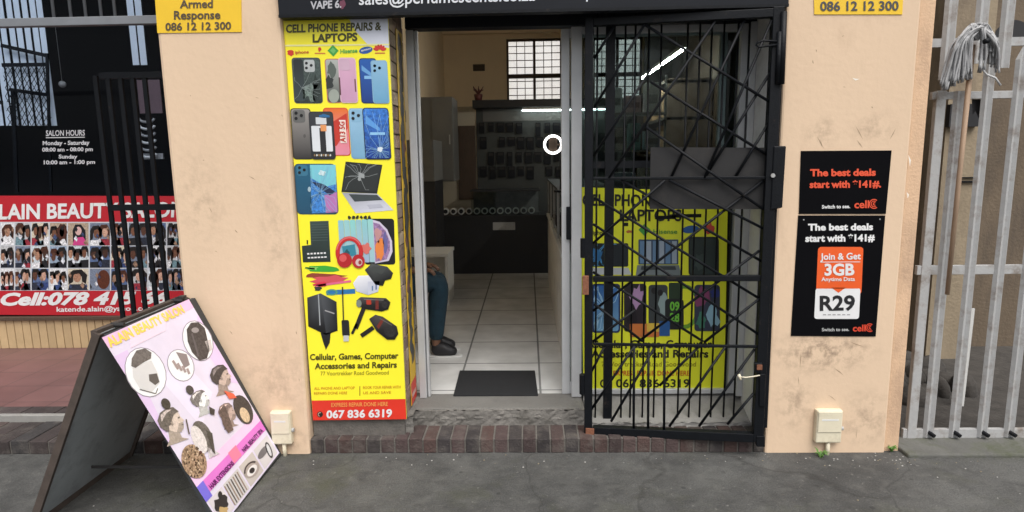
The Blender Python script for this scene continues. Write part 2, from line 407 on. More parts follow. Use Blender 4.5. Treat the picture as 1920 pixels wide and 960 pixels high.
# ------------------------------------------------------------------ printed panels (flat signs and posters, at their own plane)
def split_near(mb):
    """one mesh builder per picture or line of lettering: pieces that lie close together stay one mesh"""
    n = len(mb.v); par = list(range(n))
    def find(a):
        while par[a] != a: par[a] = par[par[a]]; a = par[a]
        return a
    for f in mb.f:
        for i in f[1:]: par[find(i)] = find(f[0])
    isl = {}
    for i in range(n): isl.setdefault(find(i), []).append(i)
    ks = list(isl); lo, hi, sz = {}, {}, {}
    for k in ks:
        P_ = [mb.v[i] for i in isl[k]]
        lo[k] = Vector([min(p[a] for p in P_) for a in range(3)]); hi[k] = Vector([max(p[a] for p in P_) for a in range(3)]); sz[k] = max(hi[k] - lo[k])
    g = {k: k for k in ks}
    def fg_(a):
        while g[a] != a: g[a] = g[g[a]]; a = g[a]
        return a
    for x in range(len(ks)):
        for y in range(x):
            a, b = ks[x], ks[y]
            if fg_(a) == fg_(b): continue
            gap = math.sqrt(sum(max(0, lo[a][i]-hi[b][i], lo[b][i]-hi[a][i])**2 for i in range(3)))
            if gap <= max(.0195, .48*max(sz[a], sz[b])): g[fg_(a)] = fg_(b)
    out = {}
    for f, m, c in zip(mb.f, mb.m, mb.c):
        k = fg_(find(f[0]))
        q, mp = out.setdefault(k, (MB(), {}))
        idx = []
        for i in f:
            if i not in mp: mp[i] = len(q.v); q.v.append(mb.v[i])
            idx.append(mp[i])
        q.f.append(idx); q.m.append(m); q.c.append(c)
    return [q for q, _ in out.values()]
_tc = {}
def text_mesh(s, bold, shear):
    k = (s, bold, shear)
    if k in _tc: return _tc[k]
    cu = bpy.data.curves.new('lettering', 'FONT'); cu.body = s; cu.offset = bold; cu.shear = shear; cu.resolution_u = 3; cu.size = 1
    o = bpy.data.objects.new('lettering', cu); col.objects.link(o)
    dg = bpy.context.evaluated_depsgraph_get(); dg.update()
    me = o.evaluated_get(dg).to_mesh()
    vs = [v.co.copy() for v in me.vertices]; fs = [list(p.vertices) for p in me.polygons]
    o.evaluated_get(dg).to_mesh_clear()
    bpy.data.objects.remove(o); bpy.data.curves.remove(cu)
    _tc[k] = (vs, fs)
    return _tc[k]
CAP = 0.7
class Panel:
    def __init__(self, o, n, lay=0.0006):
        self.o, self.n, self.lay = Vector(o), Vector(n).normalized(), lay
        self.mb = MB(); self.tb = MB()
    def p(self, px, py, L=1):
        return onp(px, py, self.o + self.n * (self.lay * L), self.n)
    def poly(self, pts, c, L=1, mb=None):
        mb = mb or self.mb
        mb.add([self.p(x, y, L) for x, y in pts], [list(range(len(pts)))], 0, c)
    def rect(self, x0, y0, x1, y1, c, L=1, r=0, lean=0.0, c2=None):
        # lean: dx per dy for the vertical edges (px)
        def q(x, y): return (x + lean * (y - (y0 + y1) / 2), y)
        if r <= 0:
            cc = c if c2 is None else [c, c, c2, c2]
            return self.poly([q(x0, y0), q(x1, y0), q(x1, y1), q(x0, y1)], cc, L)
        pts = []
        for cx, cy, a0 in ((x1-r, y0+r, -90), (x1-r, y1-r, 0), (x0+r, y1-r, 90), (x0+r, y0+r, 180)):
            for k in range(5):
                a = R(a0 + 90 * k / 4); pts.append(q(cx + r * math.cos(a), cy + r * math.sin(a)))
        cc = c if c2 is None else [tuple(c[i] + (c2[i]-c[i]) * (py-y0)/(y1-y0) for i in range(4)) for _, py in pts]
        self.poly(pts, cc, L)
    def ell(self, cx, cy, rx, ry, c, L=1, rot=0, n=20, a0=0, a1=360):
        pts = []
        for k in range(n if a1 - a0 >= 360 else n + 1):
            a = R(a0 + (a1 - a0) * k / n); x, y = rx * math.cos(a), ry * math.sin(a)
            pts.append((cx + x * math.cos(R(rot)) - y * math.sin(R(rot)), cy + x * math.sin(R(rot)) + y * math.cos(R(rot))))
        self.poly(pts, c, L)
    def ring(self, cx, cy, r0x, r0y, r1x, r1y, c, L=1, a0=0, a1=360, n=24, rot=0):
        for k in range(n):
            q = []
            for a, (rx, ry) in ((k, (r0x, r0y)), (k+1, (r0x, r0y)), (k+1, (r1x, r1y)), (k, (r1x, r1y))):
                t = R(a0 + (a1-a0) * a / n); x, y = rx * math.cos(t), ry * math.sin(t)
                q.append((cx + x * math.cos(R(rot)) - y * math.sin(R(rot)), cy + x * math.sin(R(rot)) + y * math.cos(R(rot))))
            self.poly(q, c, L)
    def blob(self, cx, cy, rx, ry, c, L=1, j=0.25, n=14, rot=0):
        pts = []
        for k in range(n):
            a = 2*math.pi*k/n; q = 1 + random.uniform(-j, j); x, y = rx*q*math.cos(a), ry*q*math.sin(a)
            pts.append((cx + x * math.cos(R(rot)) - y * math.sin(R(rot)), cy + x * math.sin(R(rot)) + y * math.cos(R(rot))))
        self.poly(pts, c, L)
    def line(self, x0, y0, x1, y1, wd, c, L=1):
        dx, dy = x1-x0, y1-y0; l = math.hypot(dx, dy) or 1; nx, ny = -dy/l*wd/2, dx/l*wd/2
        self.poly([(x0+nx, y0+ny), (x1+nx, y1+ny), (x1-nx, y1-ny), (x0-nx, y0-ny)], c, L)
    def cracks(self, cx, cy, rad, c, L=1, n=9, wd=0.9, box=None):
        for k in range(n):
            a = random.uniform(0, 2*math.pi); x, y = cx, cy
            for s in range(3):
                l = rad * random.uniform(.2, .45); a2 = a + random.uniform(-.35, .35)
                X, Y = x + l*math.cos(a2), y + l*math.sin(a2)
                if box: X, Y = min(max(X, box[0]), box[2]), min(max(Y, box[1]), box[3])
                if math.hypot(X-x, Y-y) > .5: self.line(x, y, X, Y, wd, c, L)
                x, y = X, Y
    def text(self, s, x0, y0, x1, y1, h, c, L=4, bold=0.02, shear=0.0, up=None):
        vs, fs = text_mesh(s, bold, shear)
        mnx = min(v.x for v in vs); mxx = max(v.x for v in vs)
        A, B = self.p(x0, y0, L), self.p(x1, y1, L)
        ux, uy = up or (0, -1)
        T = self.p(x0 + ux*h, y0 + uy*h, L)
        self.tb.add([A + (B-A) * ((v.x-mnx)/(mxx-mnx)) + (T-A) * (v.y/CAP) for v in vs], fs, 0, c)
    def build(self, parent, mtl, pname='print', tname='lettering'):
        for mb, nm in ((self.mb, pname), (self.tb, tname)):
            for q in split_near(mb): q.build(nm, mtl, parent, fix=False)

# ================================================================== GROUND
g = MB()
g.add([(-60, -60, 0), (60, -60, 0), (60, 60, 0), (-60, 60, 0)], [(0, 1, 2, 3)])
tag(g.build('pavement', m_asphalt), kind='structure')
g = MB(); g.box(2.0, 9, .05, 6, -.1, .012)
tag(g.build('yard_ground', m_yarddirt, origin=(4, 2, 0)), kind='structure')
# concrete lip under the yard gate
g = MB(); g.box(2.11, 9, -.07, .24, -.1, .022)
tag(g.build('yard_kerb', mat('mossy_kerb', (.105, .104, .095), .9, .2, 7, .4, 60, dirt=(.06, .068, .035), dirt_amt=.8, dscale=4, dlo=.46, dhi=.66), origin=(2.6, .1, 0), bevel=.01), kind='structure')

# ================================================================== SHOP BUILDING
FZ = .185                       # shop floor
DY = .40                        # door plane
shop = thing('shop_building', 'peach plastered shop building with an open door between two pillars', 'building', (0, 0, 0))
def part(name, m, parent=shop, bevel=0.0, smooth=False):
    return lambda b: b.build(name, m, parent, bevel=bevel, smooth=smooth)
b = MB(); b.box(-1.957, -1.29, 0, .62, -.1, 5.2); part('pillar', m_peach, bevel=.02)(b)
b = MB(); b.box(1.34, 2.02, 0, .62, -.1, 4.4); part('pillar', m_peach, bevel=.012)(b)
b = MB(); b.box(2.0205, 2.108, .02, .62, -.1, 4.4); tag(part('pillar_margin', m_peach2, bevel=.008)(b), 'stained pinkish plaster strip along the pillar')
# brick pier behind the tall poster, with visible brick face on its side
b = MB()
rw = .0785; z = .19
k = 0
while z < 2.6:
    y0 = .055
    segs = [(.055, .165), (.173, .275), (.283, .44)] if k % 2 == 0 else [(.055, .11), (.118, .225), (.233, .44)]
    for (ya, yb) in segs:
        t = random.uniform(1.1, 1.7)
        c = random.choice([(0.22*t, .15*t, .11*t, 1), (.27*t, .2*t, .15*t, 1), (.17*t, .12*t, .1*t, 1), (.3*t, .24*t, .17*t, 1)])
        b.box(-.95, -.735 + random.uniform(-.004, .003), ya, yb, z, z + rw - .009, 0, c)
    b.box(-1.286, -.96, .056, .44, z, z + rw - .009, 0, (.2, .15, .12, 1))
    z += rw; k += 1
part('brick_pier', m_brick)(b)
b = MB(); b.box(-1.285, -.742, .062, .45, .0, 2.62); part('pier_core', m_mortar)(b)
# rough base under the pier, doorstep riser, sloping window sill
def rough_box(x0, x1, y0, y1, z0, z1, nx, nz, amp, ny=4):
    m = MB(); st = random.getstate(); random.seed(int(x0*100)+3)
    def grid(f, a, c):
        vs = [f(i/a, j/c) for j in range(c+1) for i in range(a+1)]
        vs = [v + Vector((random.uniform(-1, 1), random.uniform(-1, 1), random.uniform(-1, 1))) * amp for v in vs]
        m.add(vs, [(j*(a+1)+i, j*(a+1)+i+1, (j+1)*(a+1)+i+1, (j+1)*(a+1)+i) for j in range(c) for i in range(a)])
    grid(lambda s, t: Vector((x0+(x1-x0)*s, y0, z0+(z1-z0)*t)), nx, nz)
    grid(lambda s, t: Vector((x0+(x1-x0)*s, y0+(y1-y0)*t, z1)), nx, ny)
    random.setstate(st)
    return m
b = rough_box(-1.288, -.70, .09, .46, .02, .19, 22, 7, .006); part('pier_base', m_rubble)(b)
b = rough_box(-.72, .33, .205, .42, .02, .177, 44, 7, .0045)
for q in range(9):                                        # stones showing in the broken riser
    x = -.66 + q*.115 + random.uniform(-.02, .02)
    b.ball((x, .222, .126 + random.uniform(-.01, .01)), .05, .022, .02, n=9, k=6)
part('riser', m_rubble)(b)
b = MB(); b.hexa([(-.72, .225, .17), (.32, .225, .17), (.32, .46, .17), (-.72, .46, .17)], [(-.72, .225, .182), (.32, .225, .182), (.32, .46, .187), (-.72, .46, .187)])
part('threshold', m_conc, bevel=.006)(b)
b = MB(); b.hexa([(.335, .175, 0), (1.338, .175, 0), (1.338, .47, 0), (.335, .47, 0)], [(.335, .175, .104), (1.338, .175, .104), (1.338, .47, .205), (.335, .47, .205)])
part('window_sill', m_sill, bevel=.008)(b)
b = rough_box(.34, 1.335, .168, .2, .08, .108, 40, 2, .005, 2); part('sill_edge', m_sill)(b)
# brick-on-edge step in front of the bay
b = MB()
x = -1.288
while x < 1.335:
    wd = .0735 + random.uniform(-.002, .002)
    t = random.uniform(.6, 1.1)
    c = random.choice([(.075*t, .044*t, .038*t, 1), (.062*t, .04*t, .038*t, 1), (.043*t, .036*t, .036*t, 1), (.05*t, .042*t, .04*t, 1), (.07*t, .046*t, .042*t, 1)] + ([(.095*t, .05*t, .038*t, 1)] if random.random() < .4 else []))
    b.box(x, min(x+wd, 1.337), .006+random.uniform(-.003, .003), .2, 0, .088+random.uniform(-.004, .003), 0, c, rot=Matrix.Rotation(random.uniform(-.012, .012), 3, 'X'))
    x += wd + .0095
part('doorstep', m_brick, bevel=.005)(b)
b = MB(); b.box(-1.288, 1.338, .014, .23, -.05, .081); part('step_mortar', m_mortar)(b)
# walls, lintel, ceiling of the room behind
b = MB()
b.box(-1.95, -1.41, .63, 7.7, 0, 4.1)                        # left mass between the shops
part('party_wall', m_peach2)(b)
b = MB()
b.box(-1.4095, -1.40, .455, 7.5, FZ-.1, 3.95)
b.box(-1.40, -.74, .455, .47, FZ-.1, 3.95)                     # inner face of the pier
part('inner_wall', m_cream)(b)
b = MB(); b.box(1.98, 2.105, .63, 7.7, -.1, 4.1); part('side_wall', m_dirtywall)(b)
b = MB(); b.box(1.97, 1.979, .47, 7.5, FZ-.1, 3.95); part('inner_wall', m_brown)(b)
BY = 7.5
wz1, wz0 = atY(1000, 72, BY).z, atY(1000, 190, BY).z - .12
W1 = (atY(949, 72, BY).x, atY(1054, 72, BY).x); W2 = (atY(1112, 100, BY).x, atY(1205, 100, BY).x)
b = MB()
xs = [-1.41, W1[0], W1[1], W2[0], W2[1], 2.1]
for i in (0, 2, 4): b.box(xs[i], xs[i+1], BY, BY+.22, 0, 3.95)
for (a, c) in (W1, W2):
    b.box(a, c, BY, BY+.22, 0, wz0); b.box(a, c, BY, BY+.22, wz1, 3.95)
part('back_wall', m_cream)(b)
cz = atY(940, 64, BY).z
b = MB(); b.box(-1.4, 1.97, BY-.12, BY-.002, cz, 3.94); part('ceiling_beam', m_cream)(b)
b = MB(); b.box(-1.95, 2.1, .3, 7.72, 3.95, 4.15); part('ceiling', m_ceil)(b)
b = MB(); b.box(-1.288, 1.338, .26, .46, 2.63, 4.3); part('lintel', m_peach2)(b)
b = MB(); b.box(.30, 1.34, .47, .476, 2.5, 2.63); part('lintel_board', m_dark)(b)
b = MB(); b.box(-1.288, 1.338, .03, .27, 2.55, 2.6); part('soffit', m_dark)(b)
b = MB(); b.box(1.318, 1.338, .175, .36, .1, 2.55); part('jamb', m_whitewall)(b)
b = MB(); b.box(1.322, 1.339, .012, .174, .09, 2.55); part('dark_jamb_strip', m_black)(b)  # black strip along the front part of the jamb
# barred back windows
def back_window(a, c, nx):
    f = MB(); t = .035
    f.box(a, a+t, BY+.04, BY+.09, wz0, wz1); f.box(c-t, c, BY+.04, BY+.09, wz0, wz1)
    f.box(a+t, c-t, BY+.04, BY+.09, wz1-t, wz1); f.box(a+t, c-t, BY+.04, BY+.09, wz0, wz0+t)
    zm = wz0 + (wz1-wz0)*.47; xm = (a+c)/2
    f.box(a+t, c-t, BY+.035, BY+.092, zm-.03, zm+.03); f.box(xm-.022, xm+.022, BY+.037, BY+.091, wz0+t, wz1-t)
    for s in range(2):
        xa = (a+t, xm+.022)[s]; xb = (xm-.022, c-t)[s]
        for i in range(1, nx): xx = xa + (xb-xa)*i/nx; f.box(xx-.006, xx+.006, BY+.05, BY+.075, wz0+t, wz1-t)
    for k in range(1, 10):
        zz = wz0 + (wz1-wz0)*k/10 ; f.box(a+t, c-t, BY+.053, BY+.07, zz-.006, zz+.006)
    wo = f.build('window', m_brown, shop)
    p = MB(); p.box(a+.01, c-.01, BY+.1, BY+.104, wz0+.01, wz1-.01); p.build('pane', m_frost, wo)
back_window(*W1, 3); back_window(*W2, 3)
vv = atY(898, 127, BY)
b = MB()
b.box(vv.x-.1, vv.x+.1, BY-.012, BY-.001, vv.z-.055, vv.z+.055)
for k in range(4): b.box(vv.x-.085, vv.x+.085, BY-.02, BY-.0125, vv.z-.042+k*.025, vv.z-.03+k*.025)
tag(part('air_vent', m_brown)(b), 'small brown air vent high on the cream wall')
rw_ = MB(); rw_.box(-4, 6, 11, 11.25, -.1, 6.5)  # pale wall added outside to brighten the back window panes
tag(rw_.build('bright_backdrop', m_backdrop, origin=(1, 11, 0)), 'pale whitewashed wall outside behind the barred back windows', 'wall')
# shop floor
fl = MB(); fl.add([(-1.4, .455, FZ), (1.97, .455, FZ), (1.97, 7.5, FZ), (-1.4, 7.5, FZ)], [(0, 1, 2, 3)])
gx, gy = atZ(1006, 600, FZ).x, atZ(940, 681, FZ).y
tx = gx - atZ(896, 605, FZ).x
tag(fl.build('floor', tiles('white_floor_tile', (.68, .68, .665), (.65, .65, .635), (.24, .24, .235), tx, tx, gx, gy, .008, .22)), kind='structure')
# door frame
b = MB(); b.box(-.705, -.66, DY-.02, DY+.045, .188, 2.44); b.box(-.655, -.64, DY+.0, DY+.04, .188, 2.44)
fr = part('door_frame', m_alu, bevel=.003)(b)
b = MB(); b.box(-.705, 1.337, DY-.03, DY+.07, 2.445, 2.63); b.build('head', m_dark, fr, bevel=.004)
# sliding door, pushed behind the shop window
dx0 = atY(1053, 500, DY+.05).x; dx1 = atY(1068, 500, DY+.05).x
b = MB(); b.box(dx0, dx1, DY+.035, DY+.075, .19, 2.44); b.box(1.14, 1.18, DY+.035, DY+.075, .19, 2.44); b.box(dx1, 1.14, DY+.037, DY+.073, .19, .27); b.box(dx1, 1.14, DY+.037, DY+.073, 2.39, 2.44)
dr = part('sliding_door', m_alu, bevel=.003)(b)
p = MB(); p.box(dx1-.005, 1.145, DY+.052, DY+.057, .265, 2.395); p.build('pane', m_glass, dr)
hA = atY(1067, 388, DY); hB = atY(1067, 450, DY)
p = MB(); p.box(hA.x-.016, hA.x+.012, DY+.012, DY+.034, hB.z, hA.z); p.build('handle', m_black, dr, bevel=.004)
# shop window
wx0 = atY(1070, 600, DY).x; wx1 = atY(1090, 600, DY).x; wx2 = atY(1366, 600, DY+.03).x; wx3 = atY(1381, 600, DY+.03).x
b = MB()
b.box(wx0+.004, wx1, DY-.02, DY+.03, .19, 2.44)
b.box(wx2, wx3, DY-.01, DY+.055, .205, 2.44); b.box(1.28, 1.317, DY-.06, DY+.05, .205, 2.44)
b.box(wx3, 1.28, DY, DY+.04, .205, 2.44, 1)
b.box(wx1, wx2, DY-.01, DY+.05, .204, .235); b.box(wx1, wx2, DY-.01, DY+.05, 2.40, 2.44)
sw = part('shop_window', [m_alu, m_black], bevel=.003)(b)
p = MB(); p.box(wx1-.004, wx2+.004, DY+.02, DY+.025, .23, 2.405); p.build('pane', m_glass, sw)

# ================================================================== SALON (left)
sal = thing('salon_building', 'dark fronted hair salon set back behind a red tiled porch', 'building', (-4, 1.7, 0))
SY = 1.75; SF = .12
b = MB(); b.box(-8, -1.96, .012, .29, 0, .074); part('step_core', m_mortar, sal)(b)
b = MB()
x = -5.5
while x < -1.97:
    t = random.uniform(.5, 1.05)
    c = random.choice([(.075*t, .05*t, .046*t, 1), (.06*t, .045*t, .043*t, 1), (.05*t, .045*t, .045*t, 1), (.1*t, .055*t, .045*t, 1)])
    b.box(x, min(x+.108, -1.962), .006+random.uniform(-.003, .003), .29, 0, .08+random.uniform(-.003, .003), 0, c)
    x += .115
part('porch_step', m_brick, sal, bevel=.005)(b)
b = MB(); b.box(-8, -1.96, .3, .335, 0, SF-.002); part('step_edge', m_sill, sal, bevel=.004)(b)
b = MB()
x = -5.5
while x < -1.97:
    t = random.uniform(.6, 1.0)
    b.box(x, min(x+.215, -1.962), .337, .44, 0, SF+.001, 0, (.06*t, .045*t, .044*t, 1)); x += .222
part('porch_nosing', m_brick, sal, bevel=.003)(b)
f = MB(); f.add([(-8, .44, SF), (-1.96, .44, SF), (-1.96, SY, SF), (-8, SY, SF)], [(0, 1, 2, 3)])
tag(f.build('porch_floor', tiles('red_porch_tile', (.17, .088, .083), (.15, .078, .074), (.09, .055, .052), .3, .3, -2.9, .52, .005, .45)), kind='structure')
zb = atY(100, 595, SY).z
b = MB(); b.box(-8, -1.96, SY+.01, SY+.2, 0, zb-.02); part('plinth_wall', m_mortar, sal)(b)
b = MB(); x = -5.4
while x < -1.97:
    t = random.uniform(.9, 1.08)
    b.box(x, min(x+.066, -1.962), SY-.002, SY+.012, SF, zb-.015, 0, (.47*t, .34*t, .19*t, 1)); x += .0715
part('tiled_plinth', mat('ochre_glazed_tile', (1, 1, 1), .4, .1, 9, attr=True), sal, bevel=.003)(b)
b = MB(); b.box(-8, -1.96, SY-.03, SY+.2, zb-.02, zb+.012); part('sill', m_brown, sal, bevel=.004)(b)
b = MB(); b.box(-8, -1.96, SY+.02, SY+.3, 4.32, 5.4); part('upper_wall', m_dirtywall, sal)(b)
b = MB()
b.box(-8, -1.96, 5.2, 5.3, 0, 4.4); b.box(-1.975, -1.96, SY+.2, 5.2, 0, 4.4); b.box(-8.1, -8, .3, 5.3, 0, 4.4); b.box(-8, -1.96, SY+.2, 5.2, .05, SF); b.box(-8, -1.96, SY+.3, 5.2, 4.25, 4.31)
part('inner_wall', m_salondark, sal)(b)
fr = MB()
for xx in (-5.2, -2.03): fr.box(xx, xx+.06, SY+.03, SY+.09, zb+.01, 4.32)
fr.box(-5.14, -2.03, SY+.032, SY+.088, 4.26, 4.32); fr.box(-5.14, -2.03, SY+.032, SY+.088, zb+.01, zb+.05)
sw = part('window', m_black, sal)(fr)
p = MB(); p.box(-5.15, -2.02, SY+.055, SY+.06, zb+.04, 4.27); p.build('pane', m_salonglass, sw)

# ================================================================== SIGNS
def sign_board(name, label, cat, quad, y, th, back, mtl, group=None):
    """flat board on plane Y=y; quad in picture points TL TR BR BL; returns root + Panel"""
    pts = [atY(px, py, y) for px, py in quad]
    root = thing(name, label, cat, Vector((sum(p.x for p in pts)/4, y, min(p.z for p in pts))), group)
    b = MB(); dy = Vector((0, th, 0))
    b.hexa([pts[3], pts[2], pts[2]+dy, pts[3]+dy], [pts[0], pts[1], pts[1]+dy, pts[0]+dy])
    b.build('board', back, root)
    return root, Panel((0, y, 0), (0, -1, 0))

m_backing = mat('sign_backing', (.5, .5, .48), .6, .05, 5)
m_yellowback = mat('yellow_sheet', (.8*lin(250), .8*lin(205), .8*lin(45)), .45, .05, 6)
# --- fascia
fa = thing('fascia_sign', 'long charcoal shop fascia with white email lettering above the doorway', 'sign', (0, -.03, 2.43))
b = MB(); b.box(-1.288, 1.338, -.03, .03, 2.432, 3.2); b.build('board', m_dark, fa, bevel=.006)
b = MB(); b.box(-1.286, 1.336, -.036, -.031, 2.432, 2.447); b.build('trim', m_black, fa)
P = Panel((0, -.03, 0), (0, -1, 0))
wh = S(225, 228, 232)
P.text('sales@perfumescents.co.za', 673, 9, 1003, 1, 23, wh, bold=.012)
P.text('VAPE 6.', 582, 17, 640, 14, 14, S(190, 190, 195), bold=.03)
P.blob(642, 8, 6, 8, S(110, 55, 75), 2); P.rect(1099, -20, 1102, 3, wh, 2)
P.build(fa, m_paint)

# --- yellow armed response plates on the pillars
DK = S(95, 80, 62, .7)
y1, P = sign_board('alarm_sign', 'yellow security plate reading Armed Response high on the pillar beside the salon', 'sign', [(283, -110), (451, -112), (453, 60), (295, 62)], -.004, .003, m_yellowback, None)
P.text('Armed', 337, 15, 399, 14, 15, DK, bold=.025); P.text('Response', 326, 36, 413, 35, 15.5, DK, bold=.025); P.text('086 12 12 300', 310, 57, 433, 55, 14, DK, bold=.025)
P.rect(300, -95, 440, -20, S(60, 60, 62), 1)
P.build(y1, m_paint)
y2, P = sign_board('alarm_sign', 'yellow security plate with phone number above the black phone network posters', 'sign', [(1523, -140), (1699, -143), (1692, 27), (1527, 27)], -.004, .003, m_yellowback, None)
P.text('086 12 12 300', 1538, 20, 1685, 19, 17, S(80, 80, 85, .7), bold=.025)
P.rect(1540, -125, 1685, -60, S(60, 60, 62), 1); P.text('Response', 1550, -8, 1675, -9, 18, DK, bold=.025)
P.build(y2, m_paint)

# --- black phone network posters
m_blkposter = mat('black_poster', (.005, .005, .006), .5, .1, 5, spec=.02)
RD = S(238, 88, 55); WT = S(238, 238, 238)
def netlogo(P, x, y, h, c):
    P.text('cell', x, y+h*.95, x+h*1.85, y+h*.9, h*.92, c, bold=.025)
    P.ring(x+h*2.45, y+h*.42, h*.62, h*.62, h*.5, h*.5, c, 2, 50, 310); P.ring(x+h*2.45, y+h*.42, h*.4, h*.4, h*.3, h*.3, c, 2, 50, 310); P.ring(x+h*2.5, y+h*.42, h*.2, h*.2, h*.08, h*.08, c, 2, 50, 310)
q1, P = sign_board('poster', 'black landscape poster with orange red text pasted above the price poster', 'poster', [(1502, 283), (1672, 282), (1661, 401), (1498, 401)], -.004, .0035, m_blkposter, None)
P.text('The best deals', 1519, 330, 1642, 329, 12.5, RD, bold=.042); P.text('start with *141#.', 1518, 352, 1652, 351, 12.5, RD, bold=.042)
P.text('Switch to see.', 1541, 391, 1594, 390, 6.5, WT, bold=.03); netlogo(P, 1602, 376, 15, RD)
P.build(q1, m_paint)
q2, P = sign_board('poster', 'tall black poster with orange and white R29 price badge on the pillar', 'poster', [(1497, 404), (1660, 404), (1642, 631), (1483, 630)], -.004, .0035, m_blkposter, None)
P.text('The best deals', 1515, 432, 1637, 431, 12, WT, bold=.042); P.text('start with *141#', 1510, 453, 1640, 452, 12.5, WT, bold=.042)
OR = S(245, 100, 40)
P.rect(1532, 463, 1617, 552, OR, 1, 6, -.045); P.rect(1528, 540, 1612, 598, S(240, 240, 240), 2, 5, -.05)
P.poly([(1559, 539.4), (1586, 539.4), (1572, 549)], OR, 3)
P.rect(1531, 537, 1614, 541, OR, 3)
P.text('Join & Get', 1538, 487, 1614, 486, 12, WT, bold=.025); P.text('3GB', 1546, 516, 1602, 515.5, 21, WT, bold=.035); P.text('Anytime Data', 1540, 527, 1603, 526.5, 7, WT, bold=.02)
P.line(1538, 491.5, 1613, 491, 1.2, WT, 3)
P.text('R29', 1537, 582, 1603, 581, 27, S(35, 35, 38), bold=.03); [P.line(1543+k*9, 590, 1549+k*9, 590, 2, S(170, 170, 170), 4) for k in range(6)]
P.text('Switch to see.', 1541, 621, 1592, 620.5, 6, S(200, 200, 200), bold=.02); netlogo(P, 1599, 609, 13, S(225, 75, 50))
for (x, y) in ((1507, 412), (1650, 411)): P.ell(x, y, 1.5, 1.5, S(160, 160, 160), 1, n=8)
P.build(q2, m_paint)

# --- tall yellow poster
YL = S(242, 231, 50, .98)
tp, P = sign_board('banner', 'tall yellow phone repair banner on the brick pier beside the open door', 'banner', [(531, 39), (727, 35), (762, 786), (587, 788)], .038, .016, mat('yellow_banner', YL[:3], .38, .03, 4), None)
OL = S(72, 70, 20); BK = S(28, 28, 30); RDB = S(232, 58, 40)
P.poly([(655, 36.5), (727, 35), (729.5, 90), (688, 82), (668, 60)], S(226, 230, 242), 1)
P.poly([(534, 84), (729.3, 82), (729.4, 85), (534.2, 87)], S(250, 246, 170), 2)
P.text('CELL PHONE REPAIRS &', 536, 61, 715, 56, 14.5, OL, bold=.035); P.text('LAPTOPS', 586, 79, 670, 76, 14.5, OL, bold=.04)
P.blob(545, 99, 6, 6, S(215, 60, 45), 2, .2); P.text('iphone', 553, 101, 579, 100, 6, S(200, 70, 50))
P.blob(599, 93, 3, 4, S(220, 60, 50), 2); P.rect(590, 99, 610, 101, S(225, 120, 70), 2)
P.poly([(624, 84), (635, 95), (625, 106), (614, 95)], S(70, 175, 75), 2, None); P.poly([(624, 89), (630, 95), (625, 101), (619, 95)], S(120, 200, 110), 3)
P.text('Hisense', 638, 100, 670, 98, 7.5, S(95, 180, 80), bold=.03)
P.ell(686, 94, 13, 6.5, S(40, 90, 170), 2, -12); P.text('samsung', 677, 97, 696, 92, 4, WT, bold=.02)
for k in range(6): P.ell(712 + 8*math.cos(R(200+k*28)), 95 + 7*math.sin(R(200+k*28)), 2.6, 5, S(222, 55, 50), 2+(k % 2), 200+k*28-90)
P.rect(703, 98.5, 722, 100.5, S(215, 90, 60), 2)
def cams(x, y, s, c=(20, 20, 22)):
    for dx, dy in ((-s, -s), (s, -s*.1), (-s, s)): P.ell(x+dx, y+dy, s*.62, s*.62, S(*c), 6, n=10)
LN = .065
def phone(x0, y0, x1, y1, c, c2=None, L=2, r=6, edge=None):
    P.rect(x0, y0, x1, y1, edge or S(70, 75, 78), L, r, LN); P.rect(x0+1.6, y0+1.6, x1-1.6, y1-1.6, c, L+1, r-1, LN, c2 or c)
phone(549, 108, 603, 194, GR(S(78, 92, 88), .5), GR(S(45, 55, 52), .5)); P.rect(552, 111, 570, 190, S(34, 42, 44), 4, 4, LN, S(60, 72, 75)); P.rect(570, 112, 590, 135, S(190, 195, 195), 5, 4, LN); cams(579, 123, 4.5)
P.blob(579, 170, 14, 18, GR(S(110, 125, 118), .8), 4, .5); P.blob(593, 165, 8, 22, S(42, 52, 48), 4, .4); P.cracks(566, 165, 40, S(150, 162, 160), 5, 9, .5, (552, 112, 600, 190))
phone(611, 110, 640, 193, S(188, 192, 186), S(70, 75, 72), edge=S(205, 120, 110)); P.blob(622, 130, 8, 14, S(95, 105, 98), 4, .3); P.ell(626, 180, 10, 13, S(165, 172, 162), 4); P.blob(618, 155, 7, 12, S(50, 55, 55), 4, .3)
phone(636, 108, 669, 193, S(226, 178, 205), S(208, 160, 190), L=5, edge=S(235, 195, 210)); P.rect(637, 111, 656, 132, S(214, 180, 200), 7, 4, LN); cams(646, 121, 4.2); P.rect(636, 145, 638.5, 178, S(90, 60, 60), 7, 0, LN); P.rect(665, 148, 667.5, 172, S(120, 80, 80), 7, 0, LN)
phone(675, 109, 708, 194, S(38, 98, 182), S(25, 60, 135), edge=S(30, 45, 90)); P.poly([(678, 122), (700, 140), (700, 146), (678, 132)], S(110, 170, 225), 4); P.rect(683, 142, 700, 148, S(140, 195, 240), 4)
phone(697, 113, 728, 194, S(150, 195, 226), S(110, 170, 206), L=5, r=5, edge=S(140, 185, 215)); cams(707, 128, 4.5)
phone(547, 203, 585, 299, S(160, 156, 152), S(52, 50, 50), edge=S(50, 50, 48)); P.rect(549, 206, 572, 230, S(110, 110, 108), 4, 5, LN); cams(560, 217, 5); P.ell(571, 255, 2.5, 3.5, S(95, 92, 90), 4)
phone(608, 202, 655, 292, S(240, 120, 45), S(238, 150, 175), edge=S(225, 80, 50)); P.poly([(612, 236), (650, 212), (652, 240), (632, 272), (614, 285)], S(205, 60, 45), 4); P.rect(637, 225, 649, 268, S(250, 235, 225), 5, 0, LN)
P.text('A13 5G', 648, 267, 645.5, 228, 10, S(200, 60, 45), 7, .03, up=(-1, -.05))
